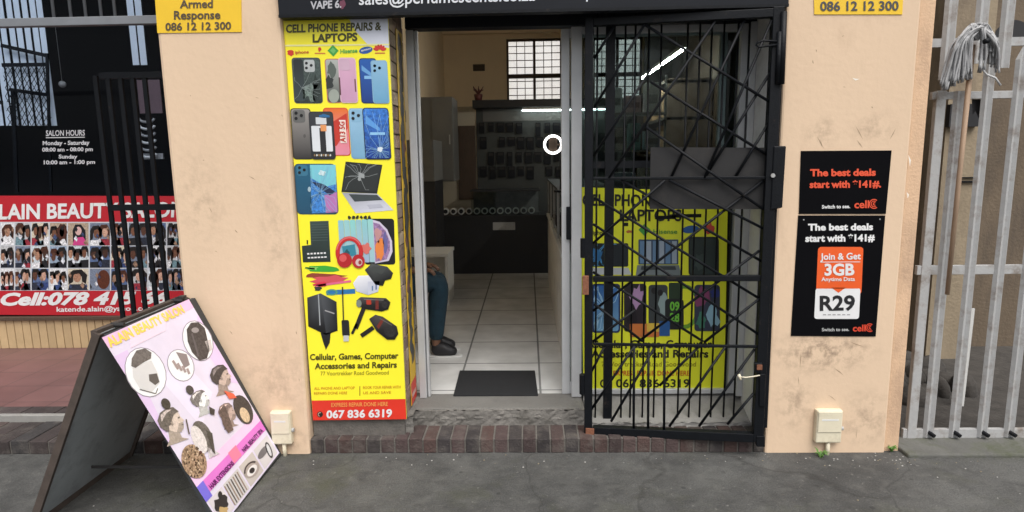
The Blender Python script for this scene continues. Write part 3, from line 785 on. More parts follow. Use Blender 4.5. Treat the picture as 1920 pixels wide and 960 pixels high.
phone(581, 209, 627, 299, S(60, 62, 66), S(40, 42, 46), L=6, edge=S(48, 48, 52)); P.rect(585, 236, 623, 284, S(232, 236, 240), 8, 2, LN); P.rect(600, 240, 611, 284, S(45, 45, 48), 9, 0, LN); P.rect(601, 234, 612, 246, S(240, 160, 100), 10, 0, LN); P.rect(592, 220, 612, 233, S(220, 225, 228), 9, 1, LN); P.blob(608, 218, 9, 4, S(50, 110, 160), 9)
for k in range(8): P.blob(590+k*4.2, 291, 1.6, 2.2, S(220, 220, 215) if k % 2 else S(150, 120, 80), 9)
phone(656, 203, 687, 298, S(158, 200, 228), S(128, 178, 210), edge=S(135, 175, 205)); P.rect(658, 206, 679, 229, S(140, 185, 215), 4, 5, LN); cams(667, 217, 5)
phone(682, 202, 731, 299, GR(S(58, 122, 205), .5), GR(S(24, 58, 140), .5), L=5, edge=S(30, 38, 66)); P.poly([(686, 216), (712, 240), (712, 246), (686, 232)], S(96, 162, 230), 7); P.rect(694, 248, 722, 253, S(150, 205, 245), 7)
P.cracks(712, 281, 75, S(150, 200, 240), 8, 34, .5, (686, 206, 729, 296)); P.blob(713, 280, 5, 5, S(230, 242, 250), 9)
phone(554, 307, 632, 402, S(35, 98, 128), S(38, 84, 112), r=8, edge=S(45, 78, 98)); P.rect(556, 309, 577, 330, S(60, 120, 148), 4, 5, LN); cams(566, 319, 4.5); P.ell(580, 355, 3, 5, S(170, 195, 205), 6)
P.poly([(581, 309), (629, 309), (633, 398), (585, 400)], GR(S(66, 132, 205), .6), 4); P.poly([(581, 309), (629, 309), (630.5, 345), (612, 350), (582, 333)], S(130, 212, 225), 5); P.poly([(608, 366), (631.6, 360), (633, 398), (611, 399)], S(196, 128, 190), 5); P.poly([(582, 340), (606, 345), (630, 360), (618, 366)], S(40, 52, 85), 6)
P.cracks(600, 362, 60, S(150, 200, 235), 7, 30, .5, (583, 311, 630, 397)); P.blob(604, 324, 6, 5, S(215, 240, 245), 7)
# laptop
P.poly([(648, 303), (717, 309), (707, 363), (640, 360)], S(35, 38, 40), 2); P.poly([(650, 306), (714, 311.5), (705, 359), (643, 357)], S(48, 52, 52), 3); P.cracks(674, 330, 46, S(160, 166, 166), 4, 12, .6, (648, 308, 708, 356)); P.blob(675, 331, 7, 6, S(165, 170, 170), 5, .6)
P.poly([(641, 361), (707, 363), (738, 394), (667, 400)], [S(170, 172, 180), S(186, 188, 196), S(222, 224, 236), S(214, 216, 228)], 2, None); P.poly([(654, 364), (707, 365.5), (717, 375), (665, 378)], S(70, 78, 80), 3); P.poly([(688, 384), (713, 382.5), (719, 389), (693, 391)], S(190, 192, 205), 3)
# battery
P.poly([(581, 415), (616, 414), (620, 491), (568, 492), (566, 461), (583, 459)], [S(66, 82, 78), S(58, 74, 70), S(42, 54, 52), S(36, 46, 44), S(44, 56, 54), S(52, 66, 62)], 2)
for k in range(7): P.line(584, 421+k*5, 615, 420+k*5, 1.1, S(84, 100, 96), 3)
[P.line(576+k*6.2, 476-k*.3, 580+k*6.2, 475.8-k*.3, 3, WT, 3) for k in range(6)]; [P.line(577+k*6.2, 483.5-k*.3, 581.5+k*6.2, 483.3-k*.3, 2.6, WT, 3) for k in range(6)]; P.rect(575, 450, 577.5, 458, S(40, 48, 30), 3)
# phone fan with colourful screen, headphones
P.rect(683, 410, 740, 496, S(28, 28, 30), 2, 5, .03)
for k in range(6): P.rect(636+k*11, 413-k*.4, 646.5+k*11, 494-k*.5, S(150+10*(k % 2), 205+8*(k % 3), 215), 3+(k % 2), 2, .06, S(170, 190+15*(k % 2), 215)); P.blob(655+k*7.5, 407.5, 3, 3.2, S(45, 48, 40), 5, .3)
P.poly([(699, 412), (712, 416), (726, 430), (735, 452), (736, 472), (729, 489), (703, 494)], S(215, 205, 225), 5); P.poly([(700, 417), (711, 420), (723, 433), (731, 453), (731, 470), (725, 486), (704, 491)], GR(S(150, 118, 160), .6), 6); P.blob(712, 468, 8, 20, S(240, 140, 70), 7, .3); P.blob(709, 440, 6, 12, S(200, 150, 150), 7, .4); P.blob(722, 455, 5, 16, S(110, 105, 160), 7, .4)
P.ring(655, 473, 26, 30, 18, 22, S(208, 48, 48), 8, 120, 420); P.poly([(641, 462), (665, 458), (668, 478), (645, 484)], S(60, 140, 160), 6); P.blob(650, 476, 5, 8, S(40, 90, 100), 7); P.ell(646, 488, 14, 14, S(186, 40, 44), 9); P.ell(643, 484, 7, 7, S(226, 92, 92), 10); P.ring(655, 473, 25, 29, 22.5, 26, S(232, 110, 108), 9, 190, 330); P.ell(672, 490, 12, 13, S(190, 40, 45), 9, -10); P.ell(673, 492, 6.5, 7, S(220, 195, 190), 10); P.ell(675, 492, 3, 4, S(160, 60, 60), 11); P.blob(686, 466, 9, 10, S(225, 120, 110), 6, .3)
# small tools and cables
P.blob(602, 504, 31, 6, S(62, 175, 60), 2, .3); P.blob(586, 503, 10, 3, S(150, 220, 110), 3, .3); P.line(572, 502, 590, 504, 3, S(60, 130, 50), 3)
P.blob(612, 517, 32, 5, S(150, 70, 50), 2, .35); P.blob(620, 524, 36, 7, S(222, 88, 98), 3, .3); P.line(592, 536, 658, 527, 4, S(235, 110, 150), 4); P.blob(600, 533, 10, 5, S(225, 60, 80), 4, .4)
P.line(612, 549, 666, 546, 9, S(48, 122, 178), 2); P.ring(622, 548, 11, 6, 8, 3.5, S(90, 160, 130), 3); P.blob(596, 541, 7, 4, S(60, 60, 60), 3)
P.poly([(662, 531), (672, 517), (700, 516), (713, 526), (709, 547), (690, 553), (668, 546)], [S(236, 238, 244), S(250, 250, 252), S(244, 245, 250), S(224, 228, 238), S(196, 202, 216), S(188, 194, 210), S(214, 218, 228)], 4); P.poly([(690, 528), (712, 527), (709, 547), (690, 553)], S(210, 214, 228), 5); P.rect(697, 536, 699.5, 545, S(110, 140, 180), 6); P.rect(704, 534, 706.5, 543, S(90, 110, 150), 6)
P.poly([(684, 506), (697, 494), (726, 500), (737, 512), (733, 523), (722, 526), (718, 536), (704, 534)], [S(60, 62, 62), S(92, 95, 94), S(74, 77, 76), S(46, 48, 48), S(24, 25, 25), S(20, 21, 21), S(20, 21, 21), S(30, 31, 31)], 5); P.poly([(690, 506), (700, 499), (724, 504), (716, 514)], S(74, 78, 76), 6)
P.poly([(576, 558), (601, 550), (631, 566), (633, 620), (611, 628), (578, 612)], [S(52, 55, 58), S(84, 88, 92), S(48, 50, 54), S(18, 20, 22), S(14, 15, 17), S(16, 18, 20)], 4); P.poly([(602, 553), (629, 567), (631, 618), (611, 625)], [S(86, 90, 94), S(40, 43, 46), S(24, 26, 28), S(52, 55, 58)], 5); P.line(597, 552, 600, 610, 2, S(170, 175, 178), 6); P.line(609, 582, 627, 588, 2.2, S(170, 170, 170), 7); P.poly([(601, 624), (620, 624), (618, 643), (611, 656), (606, 642)], S(30, 32, 33), 4)
P.line(642, 538, 644, 603, 2.2, S(40, 40, 42), 8); P.rect(641, 600, 655, 630, S(34, 36, 38), 8, 3, .06); P.rect(644, 629, 654, 640, S(205, 208, 205), 9, 1)
P.poly([(668, 564), (676, 557), (724, 559), (732, 567), (728, 580), (716, 584), (686, 580), (672, 574)], [S(60, 58, 58), S(86, 82, 82), S(70, 66, 66), S(40, 38, 38), S(18, 17, 17), S(14, 13, 13), S(16, 15, 15), S(30, 28, 28)], 7); P.line(682, 561, 724, 563, 1.6, S(120, 116, 114), 9); P.ell(722, 570, 6, 8, GR(S(46, 44, 44), .4), 9); P.rect(687, 562, 696, 571, S(190, 60, 40), 8, 1, .05); P.rect(704, 560, 710, 580, S(120, 45, 38), 8); P.ell(673, 569, 5, 7, S(130, 140, 130), 8); P.line(682, 578, 667, 616, 8, S(38, 36, 36), 6); P.line(669, 607, 660, 626, 5, S(34, 32, 32), 6)
P.poly([(692, 598), (704, 590), (718, 594), (744, 612), (747, 626), (740, 637), (726, 637), (706, 621)], [S(52, 48, 48), S(84, 80, 78), S(72, 68, 66), S(48, 46, 46), S(26, 24, 24), S(14, 13, 13), S(14, 13, 13), S(28, 26, 26)], 7); P.ell(731, 622, 11, 10, GR(S(44, 43, 44), .5), 9, 30); P.line(712, 597, 735, 610, 1.4, S(112, 108, 106), 9); P.poly([(706, 612), (716, 597), (721, 599), (710, 617)], S(120, 50, 40), 8); P.line(700, 614, 677, 630, 8, S(34, 32, 32), 6)
P.text('Cellular, Games, Computer', 581, 675, 747, 672, 11, OL, bold=.03); P.text('Accessories and Repairs', 590, 692, 744, 689, 11, OL, bold=.03); P.text('77 Voortrekker Road Goodwood', 601, 704, 729, 702, 7.5, S(150, 140, 30), bold=.005)
OG = S(205, 130, 30)
P.text('ALL PHONE AND LAPTOP', 589, 731, 665, 729.5, 5, OG, bold=.005); P.text('REPAIRS DONE HERE', 589, 740, 651, 739, 5, OG, bold=.005); P.text('BOOK YOUR REPAIR WITH', 681, 729, 751, 728, 5, OG, bold=.005); P.text('US AND SAVE', 681, 739, 733, 738, 5, OG, bold=.005); P.rect(674, 724, 675.5, 742, S(150, 110, 30), 2)
P.poly([(584.5, 751), (760.2, 748), (762, 786), (587, 788)], RDB, 1)
P.text('EXPRESS REPAIR DONE HERE', 621, 763, 727, 761, 7.5, S(248, 170, 90), bold=.015); P.text('067 836 6319', 612, 784, 735, 781.5, 14, WT, bold=.035); P.ell(600, 777, 5.5, 5.5, S(40, 30, 28), 2); P.ring(600, 777, 4, 4, 2.6, 2.6, S(200, 170, 150), 3, 100, 300)
P.build(tp, m_paint)

# --- narrow torn poster on the side of the brick pier
XS = -.728
tr = thing('side_poster', 'narrow torn yellow and black poster on the brick side of the door recess', 'poster', (XS, .32, .2))
b = MB()
b.box(XS-.003, XS, .225, .395, .2, 2.42, 0); b.build('board', m_yellowback, tr)
P = Panel((XS, 0, 0), (1, 0, 0))
def yz(y, z, L): return Vector((XS + .0006*L, y, z))
def ypoly(pts, c, L=1): P.mb.add([yz(y, z, L) for y, z in pts], [list(range(len(pts)))], 0, c)
zc = .5
random.seed(11)
for k in range(26):
    zz = .5 + k*.074; c = random.choice([(35, 34, 32), (60, 58, 50), (30, 34, 40), (85, 78, 60), (120, 60, 50), (45, 52, 60)])
    yy = .305 + random.uniform(-.02, .02); n = 9
    ypoly([(yy + random.uniform(.03, .07)*math.cos(2*math.pi*i/n), zz + random.uniform(.035, .08)*math.sin(2*math.pi*i/n)) for i in range(n)], S(*c), 2 + k % 3)
ypoly([(.23, 1.9), (.27, 1.86), (.29, 1.72), (.27, 1.6), (.23, 1.58)], S(28, 27, 28), 6); ypoly([(.24, 1.45), (.33, 1.55), (.36, 1.35), (.31, 1.2), (.25, 1.26)], S(26, 25, 27), 6)
ypoly([(.226, .2), (.394, .2), (.394, .34), (.226, .34)], RDB, 1); ypoly([(.25, .24), (.37, .24), (.37, .27), (.25, .27)], S(235, 190, 180), 2)
P.build(tr, m_paint)

# --- poster on the shop window
YW = S(214, 218, 45, 1.0)
wp, P = sign_board('window_poster', 'yellow phone and laptop repair poster on the window behind the black gate', 'poster', [(1088, 351), (1365, 360), (1358, 734), (1094, 735)], DY+.012, .004, mat('yellow_window_vinyl', YW[:3], .4, .03, 4), None)
LN = -.01
P.text('CELL PHONE REPAIRS &', 1092, 385, 1352, 387, 21, BK, bold=.025); P.text('LAPTOPS', 1162, 414, 1278, 414, 21, BK, bold=.025)
P.text('iphone', 1112, 440, 1140, 440, 8, S(60, 60, 40)); P.blob(1180, 434, 7, 3, S(190, 110, 50), 2, .3); P.poly([(1208, 420), (1220, 431), (1208, 442), (1197, 431)], S(70, 160, 70), 2); P.text('Hisense', 1225, 438, 1270, 438, 8, S(90, 160, 60)); P.ell(1295, 430, 16, 7, S(45, 95, 160), 2, -8); P.blob(1330, 428, 10, 9, S(205, 70, 60), 2, .35)
P.rect(1105, 456, 1178, 500, S(28, 36, 42), 2, 3); P.cracks(1122, 476, 40, S(80, 150, 200), 3, 14, 1.4, (1108, 458, 1176, 498)); P.blob(1120, 478, 9, 12, S(50, 110, 160), 4, .4); P.poly([(1100, 502), (1178, 502), (1184, 515), (1104, 515)], S(190, 196, 200), 2)
P.rect(1197, 449, 1272, 496, S(60, 80, 105), 2, 2)
for k in range(6): P.rect(1200+k*12, 452, 1209+k*12, 494, S(105+k % 2*60, 140+k % 2*40, 175+k % 2*20), 3)
P.poly([(1195, 497), (1273, 497), (1278, 516), (1192, 516)], S(120, 130, 132), 2); P.poly([(1203, 499), (1266, 499), (1268, 506), (1201, 506)], S(60, 66, 68), 3)
P.rect(1291, 444, 1348, 518, S(30, 34, 36), 2, 8); P.rect(1294, 447, 1345, 515, S(48, 60, 58), 3, 7); P.blob(1312, 490, 10, 16, S(66, 80, 76), 4, .4)
P.rect(1110, 532, 1163, 624, S(30, 48, 92), 2, 6); P.rect(1113, 535, 1160, 621, S(46, 100, 170), 3, 5, 0, S(120, 170, 205)); P.cracks(1135, 580, 60, S(170, 210, 235), 4, 20, 1.2, (1114, 537, 1159, 619))
P.rect(1170, 532, 1212, 622, S(40, 34, 40), 2, 6); P.blob(1196, 556, 12, 20, S(175, 140, 180), 4, .4); P.blob(1184, 596, 9, 20, S(28, 22, 30), 4, .3)
P.rect(1216, 534, 1252, 612, S(58, 64, 66), 2, 6); P.ell(1226, 545, 5, 6, S(25, 25, 27), 4); P.ell(1238, 549, 5, 6, S(25, 25, 27), 4); P.blob(1243, 570, 8, 26, S(140, 160, 160), 3, .3)
P.ring(1283, 575, 30, 42, 23, 34, S(110, 160, 50), 2); P.rect(1247, 560, 1282, 618, S(30, 34, 34), 4, 7); P.text('09', 1256, 582, 1274, 582, 16, S(110, 190, 60), 6, .03); P.text('28', 1256, 603, 1274, 603, 16, S(110, 190, 60), 6, .03); P.rect(1254, 530, 1280, 562, S(40, 60, 40), 3, 3); 
P.rect(1302, 534, 1350, 621, S(60, 66, 84), 3, 6); P.blob(1318, 556, 14, 18, S(140, 70, 110), 4, .4); P.blob(1336, 590, 12, 22, S(150, 190, 210), 5, .4); P.blob(1314, 600, 9, 14, S(70, 130, 110), 5, .4); P.blob(1340, 552, 8, 10, S(50, 60, 130), 5, .4)
P.rect(1181, 607, 1236, 632, S(205, 120, 60), 5, 2); P.rect(1213, 606, 1236, 622, S(220, 185, 70), 6); P.rect(1236, 602, 1256, 630, S(40, 90, 150), 5)
P.text('Cellular, Games, Computer', 1108, 652, 1335, 652, 14, BK, bold=.03); P.text('Accessories and Repairs', 1108, 670, 1328, 670, 14, BK, bold=.03); P.text('77 Voortrekker Road Goodwood', 1128, 687, 1305, 687, 9, S(150, 140, 30), bold=.008)
P.text('EXPRESS REPAIR DONE HERE', 1150, 704, 1293, 704, 9, S(205, 95, 35), bold=.02); P.text('067 836 6319', 1155, 726, 1293, 726, 15, BK, bold=.02); P.ring(1132, 719, 7, 8, 4, 5, BK, 2, 100, 300)
P.build(wp, m_paint)

# --- salon banner and hours on the glass
m_redban = mat('red_banner', (.42, .012, .022), .4, .05, 4)
sb, P = sign_board('salon_banner', 'red and white hair salon banner with rows of small hairstyle photos across the window', 'banner', [(-60, 367), (345, 368), (348, 592), (-60, 590)], SY-.006, .02, m_redban, None)
P.text('ALAIN BEAUTY SALON', -29, 411, 346, 406, 27, WT, bold=.03)
P.rect(-60, 416, 346, 545, S(212, 216, 222), 1)
random.seed(5)
skins = [(92, 58, 44), (70, 44, 34), (120, 80, 60), (172, 128, 104), (200, 158, 138)]
bgs = [(205, 214, 220), (150, 168, 190), (190, 190, 192), (225, 225, 228), (120, 130, 150), (180, 160, 140), (90, 110, 150), (210, 200, 180)]
xs = [-58, -27, 0, 27, 58, 92, 126, 167, 207, 240, 277, 312, 345]
for r in range(3):
    ya, yb = (418, 461.5, 504)[r], (460, 502, 544)[r]
    for i in range(len(xs)-1):
        xa, xb = xs[i]+1.5, xs[i+1]-1; cx, wd = (xa+xb)/2, xb-xa
        P.rect(xa, ya, xb, yb, GR(S(*random.choice(bgs)), .45), 2)
        n = random.choice((1, 2, 2, 3)) if (r, i) not in ((0, 6), (2, 7)) else 0
        def clip(pts): return [(min(max(x, xa), xb), min(max(y, ya), yb)) for x, y in pts]
        for k in range(n):
            hx = xa + wd*(k+.5)/n + random.uniform(-2, 2); s = wd*(.42 if n == 1 else .30 if n == 2 else .22)
            sk = GR(S(*random.choice(skins)), .45); cl = GR(S(*random.choice([(40, 45, 60), (52, 70, 120), (225, 225, 228), (150, 46, 60), (30, 30, 34), (110, 140, 150), (24, 26, 36)])), .7)
            hy = ya + random.uniform(11, 19); hr_ = GR(S(26, 21, 20), .85) if random.random() < .8 else GR(S(74, 40, 26), .7)
            sx_ = random.uniform(-.5, .5)*s
            P.poly(clip([(hx+sx_-s*1.3, yb), (hx-s*.9, hy+15), (hx+s*.9, hy+14), (hx+sx_+s*1.3, yb)]), cl, 3)
            dl, dr2 = random.uniform(0, 26), random.uniform(0, 26)
            P.poly(clip([(hx-s*1.0, hy+dl), (hx-s*1.15, hy-3), (hx-s*.5, hy-12), (hx+s*.5, hy-13), (hx+s*1.15, hy-3), (hx+s*1.0, hy+dr2), (hx+s*.55, hy+dr2*.7), (hx+s*.5, hy), (hx-s*.45, hy+1), (hx-s*.5, hy+dl*.7)]), hr_, 4)
            P.poly(clip([(hx+s*.46*math.cos(2*math.pi*q/12)+sx_*.3, hy+2+9*math.sin(2*math.pi*q/12)) for q in range(12)]), sk, 5)
            P.poly(clip([(hx-s*.4, hy-4), (hx+s*.45, hy-6), (hx+s*.35, hy-9), (hx-s*.3, hy-9)]), hr_, 6)
        for k in range(4):
            qx, qy = random.uniform(xa, xb), random.uniform(ya+10, yb); q_ = random.uniform(2, 5)
            P.poly(clip([(qx-q_, qy), (qx, qy-q_*1.6), (qx+q_, qy+1), (qx+q_*.3, qy+q_*1.5)]), GR(S(*random.choice([(30, 30, 36), (210, 212, 220), (60, 74, 110), (30, 26, 28), (150, 120, 100)])), .8), 7)
        if (r, i) == (0, 6):
            P.poly([(137, 456), (136, 432), (141, 421), (152, 421), (160, 432), (161, 456)], S(24, 20, 26), 4); P.ell(147, 433, 6, 8, S(225, 185, 180), 5); P.poly([(136, 460), (140, 446), (156, 444), (166, 460)], S(214, 70, 140), 6)
        if (r, i) == (2, 7): P.ell(194, 524, 12, 18, GR(S(92, 46, 28), .4), 4)
        if (r, i) == (0, 5):
            for k in range(5): P.line(97, 443-k*4, 124, 424+k*2, 3, S(60, 32, 24), 4)
            P.blob(116, 436, 10, 14, S(80, 42, 30), 5)
# the reflected street strip lies over the banner's left lower rows only in the glass; nothing printed for it
P.text('Cell:078 415 66', 1, 572, 316, 569, 22, WT, bold=.045, shear=.25); P.text('katende.alain@yahoo.com', 106, 584.5, 288, 582, 9, WT, bold=.02)
P.build(sb, m_paint)
HY = SY + .052
hr = thing('window_lettering', 'white salon opening hours lettered on the dark salon glass', 'sign', atY(128, 311, HY))
P = Panel((0, HY, 0), (0, -1, 0)); hc = S(205, 205, 210)
P.text('SALON HOURS', 86, 255, 159, 254, 10.5, hc, 1, .015); P.mb.add([P.p(x, y, 1) for x, y in ((86, 257.5), (159, 256.5), (159, 258), (86, 259))], [(0, 1, 2, 3)], 0, hc)
P.text('Monday - Saturday', 80, 272, 168, 271, 7.5, hc, 1, .03); P.text('08:00 am - 08:00 pm', 79, 284, 174, 283, 7, hc, 1, .03); P.text('Sunday', 110, 297, 145, 297, 7, hc, 1, .03); P.text('10:00 am - 1:00 pm', 82, 308, 178, 307, 7, hc, 1, .03)
P.build(hr, m_paint)

# ================================================================== SANDWICH BOARD
sbd = thing('sandwich_board', 'a-frame pavement board with lilac hairstyle poster standing on the pavement before the salon', 'sandwich board', (-1.9, -.39, 0))
RX, RZ, Y0, Y1 = -1.908, .945, -.757, -.02
b = MB(); t = .022
def panel_hexa(xb, s, inset=0.0):
    return [(xb, Y0, .012), (xb, Y1, .012), (xb + s*t, Y1, .012), (xb + s*t, Y0, .012)], [(RX + s*.012, Y0, RZ), (RX + s*.012, Y1, RZ), (RX + s*(t+.012), Y1, RZ), (RX + s*(t+.012), Y0, RZ)]
FXB = -1.452
lo, hi = panel_hexa(FXB - t, 1)
b.hexa(lo, hi); b.build('front_panel', mat('board_dark_side', (.035, .038, .04), .6, .12, 6), sbd, bevel=.003)
b = MB(); lo, hi = panel_hexa(-2.352, -1); b.hexa(lo, hi)
m_greypanel = mat('weathered_grey_board', (.36, .39, .4), .6, .15, 3, dirt=(.1, .1, .1), dirt_amt=.5, dscale=5)
b.build('rear_panel', m_greypanel, sbd, bevel=.003)
b = MB()                                                   # wooden edging of the rear panel
for y in (Y0-.006, Y1+.006-.018): b.bar((-2.356, y+.009, .0), (RX-.016, y+.009, RZ+.005), .034, .018, (0, 1, 0))
b.bar((-2.358, Y0, .014), (-2.358, Y1, .014), .03, .034, (0, 0, 1)); b.bar((RX-.03, Y0, RZ), (RX-.03, Y1, RZ), .03, .034, (0, 0, 1))
b.build('edging', mat('dark_stained_wood', (.06, .045, .037), .75, .3, 14), sbd)
b = MB()
for y in (Y0+.12, Y1-.12): b.tube([(RX-.03, y, RZ+.012), (RX+.03, y, RZ+.012)], .011); 
b.box(RX-.01, RX+.03, Y1-.12, Y1-.09, RZ+.01, RZ+.03)
[q.build('hinge', m_plate, sbd) for q in split_near(b)]
b = MB(); b.bar((-2.24, Y0+.28, .17), (-1.55, Y0+.28, .17), .014, .006, (0, 1, 0)); b.build('brace', m_plate, sbd)
fn = Vector((RZ-.012, 0, (FXB-RX-.034))).normalized()
P = Panel(Vector((FXB+.0008, 0, .012)), fn, .0007)
_S = S
def S(r, g, b, k=1.0): return _S(r, g, b, k)
UPV = (-.66, -.75)
TLp, TRp, BRp, BLp = (191, 633), (354, 561), (524, 849), (416, 988)
P.poly([TLp, TRp, BRp, BLp], S(228, 219, 238, .95), 1)
def sq(u, v):     # u across (near to far), v down
    a = Vector(TLp).lerp(Vector(TRp), u); c = Vector(BLp).lerp(Vector(BRp), u)
    return tuple(a.lerp(c, v))
def spoly(pts, c, L=2): P.poly([sq(u, v) for u, v in pts], c, L)
random.seed(21)
spoly([(0, 0), (1, 0), (1, .055), (0, .055)], S(232, 190, 222), 2); spoly([(.3, .0), (.75, .0), (.62, .1), (.2, .1)], S(238, 215, 232), 3)
spoly([(0, .1), (.16, .1), (.05, .5), (0, .6)], S(222, 198, 232), 2); spoly([(.86, .2), (1, .1), (1, .55), (.9, .5)], S(224, 200, 234), 2); spoly([(.3, .3), (.6, .25), (.7, .5), (.4, .6)], S(232, 222, 242), 2)
P.text('ALAIN BEAUTY SALON', 207, 651, 347, 585, 19, S(252, 214, 96), 5, .04, up=(-.55, -.83))
G1, G2, G3 = S(48, 46, 46), S(92, 86, 84), S(190, 184, 184)
def ovalpic(cx, cy, rx, ry, rot): P.ell(cx, cy, rx+1.5, ry+1.5, S(150, 140, 155), 3, rot); P.ell(cx, cy, rx, ry, S(238, 238, 240, 1), 4, rot)
ovalpic(273, 698, 36, 47, -24)
P.poly([(247, 672), (256, 657), (272, 653), (284, 661), (283, 672), (268, 680), (254, 690), (246, 686)], GR(S(104, 98, 96), .5), 6); P.poly([(248, 690), (270, 680), (284, 676), (296, 700), (300, 718), (284, 736), (262, 728), (250, 708)], S(214, 212, 212), 5); P.poly([(279, 702), (294, 700), (299, 716), (291, 722), (280, 714)], G2, 6); P.line(262, 730, 292, 738, 1.6, G2, 6); P.line(292, 738, 296, 728, 1.6, G2, 6)
ovalpic(339, 685, 23, 30, -24)
for k in range(4): P.line(324+k*9, 676+k*5, 334+k*7, 692+k*3, 4.5, S(165, 148, 145), 6)
P.poly([(330, 660), (350, 664), (356, 684), (346, 690)], S(140, 128, 128), 5)
ovalpic(371, 639, 26, 38, -22); P.poly([(350, 618), (358, 605), (372, 604), (384, 615), (388, 632), (393, 655), (388, 672), (374, 676), (360, 660), (352, 640)], GR(S(66, 62, 62), .7), 6); P.ell(366, 619, 7, 5, S(150, 145, 145), 7); P.poly([(384, 640), (395, 636), (398, 655), (392, 660)], S(205, 198, 195), 6); P.line(360, 625, 372, 668, 3, S(95, 90, 92), 7)
def head(cx, cy, s, rot, hair, face=(204, 194, 188), hs=1.0, flip=1):
    """a head in profile on the print: neck, face, hair cap over the back of the skull, ear and features"""
    c_, s_ = math.cos(R(rot)), math.sin(R(rot))
    s *= .84; hair = tuple(int(x*1.25)+12 for x in hair); face = tuple(min(236, int(x*1.12)) for x in face)
    def q(u, v): return (cx + (u*flip*c_ - v*s_)*s, cy + (u*flip*s_ + v*c_)*s)
    def pl(pts, c, L): P.poly([q(u, v) for u, v in pts], c, L)
    F = GR(S(*face), .22); Fd = GR(S(*[int(x*.78) for x in face]), .25); H = GR(S(*hair), .6); Hl = GR(S(*[min(255, int(x*1.7)+18) for x in hair]), .6)
    pl([(-.45, .5), (.25, .6), (.3, 1.35), (.75, 1.6), (-.95, 1.6), (-.6, 1.2)], Fd, 4)
    pl([(-.6, -.5), (-.1, -.85), (.45, -.75), (.68, -.4), (.7, -.1), (.88, .22), (.74, .3), (.74, .5), (.66, .72), (.4, .95), (-.05, .8), (-.5, .45)], F, 5)
    pl([(.45, .3), (.74, .32), (.74, .5), (.66, .72), (.4, .95), (.1, .85)], Fd, 6)
    pl([(.5, -.12), (.66, -.14), (.64, -.04), (.5, -.03)], H, 7); pl([(.58, .45), (.74, .44), (.73, .5), (.6, .53)], H, 7)
    pl([(-.62, .55), (-.92, .1), (-.95, -.4), (-.6, -.9*hs), (-.05, -1.08*hs), (.45, -.98*hs), (.72, -.5), (.5, -.48), (.3, -.4), (.05, -.1), (-.05, .15), (-.3, .25), (-.4, .6)], H, 8)
    pl([(-.7, -.2), (-.6, -.75*hs), (-.1, -.95*hs), (.3, -.85*hs), (-.2, -.7*hs)], Hl, 9)
    pl([(-.12, .02), (.06, .0), (.08, .26), (-.06, .34)], Fd, 9)
head(415, 706, 25, -16, (42, 38, 38), (176, 158, 148)); P.poly([(420, 732), (438, 738), (444, 746), (430, 748)], S(226, 100, 72), 10)
head(376, 748, 23, -24, (84, 80, 80), (224, 216, 214), .8); P.ell(356, 731, 7, 9, GR(S(70, 66, 66), .6), 9, -30); P.poly([(392, 762), (403, 768), (402, 778), (394, 776)], GR(S(60, 55, 55), .5), 10)
head(322, 790, 31, -20, (72, 66, 64), (190, 174, 164), .95); P.ell(311, 757, 8, 11, GR(S(62, 58, 58), .6), 9, -30); P.line(349, 786, 355, 814, 2.5, S(80, 68, 66), 10)
head(427, 774, 21, -18, (92, 78, 74), (168, 148, 140)); P.poly([(412, 770), (420, 758), (428, 776), (438, 806), (428, 812), (418, 796)], GR(S(96, 80, 76), .6), 10)
P.ell(456, 768, 16, 29, GR(S(62, 56, 54), .6), 6, -24); P.ell(459, 778, 8, 15, GR(S(206, 182, 150), .3), 7, -24)
P.ell(380, 818, 17, 31, GR(S(100, 94, 94), .55), 6, -24); P.ell(373, 824, 12, 28, GR(S(218, 210, 210), .25), 7, -24); P.poly([(388, 838), (412, 850), (392, 860)], GR(S(196, 188, 192), .3), 6); P.poly([(386, 806), (398, 846), (404, 852), (398, 812)], GR(S(70, 66, 68), .5), 8)
P.ell(364, 865, 23, 33, GR(S(150, 124, 104), .9), 6, -18)
for k in range(90):
    a, r = random.uniform(0, 6.28), math.sqrt(random.random()); P.ell(364 + 20*r*math.cos(a), 865 + 29*r*math.sin(a), 1.7, 2.0, S(*random.choice([(96, 74, 62), (176, 148, 122), (205, 180, 154), (74, 56, 48)])), 7 + k % 3, n=6)
P.ell(376, 848, 3, 3, S(80, 40, 50), 11, n=8)
spoly([(0, .79), (1, .79), (1, .85), (0, .85)], S(222, 120, 205), 3); spoly([(0, .74), (1, .74), (1, .79), (0, .79)], S(236, 200, 232), 2); spoly([(0, .79), (.1, .79), (.1, .87), (0, .87)], S(120, 110, 215), 4); spoly([(.5, .785), (.62, .785), (.62, .845), (.5, .845)], S(240, 130, 160), 4)
a0, a1 = sq(.13, .848), sq(.5, .848); P.text('HAIR EXTENSIONS', *a0, *a1, 9, S(90, 20, 90), 6, .03, up=UPV); a0, a1 = sq(.66, .845), sq(.97, .845); P.text('NAIL BEAUTY SPA', *a0, *a1, 8, S(80, 20, 80), 6, .03, up=UPV)
cols = [(.02, .24), (.26, .5), (.52, .74), (.76, .98)]
for i, (ua, ub) in enumerate(cols): spoly([(ua, .875), (ub, .875), (ub, .99), (ua, .99)], S(*[(214, 206, 210), (205, 200, 198), (196, 188, 182), (210, 205, 206)][i]), 3)
x, y = sq(.13, .93); P.blob(x, y, 13, 17, S(54, 50, 50), 5, .2, rot=30); P.blob(x+4, y+12, 9, 8, S(190, 160, 110), 6, .3); P.ell(x-2, y-18, 4, 7, G1, 6)
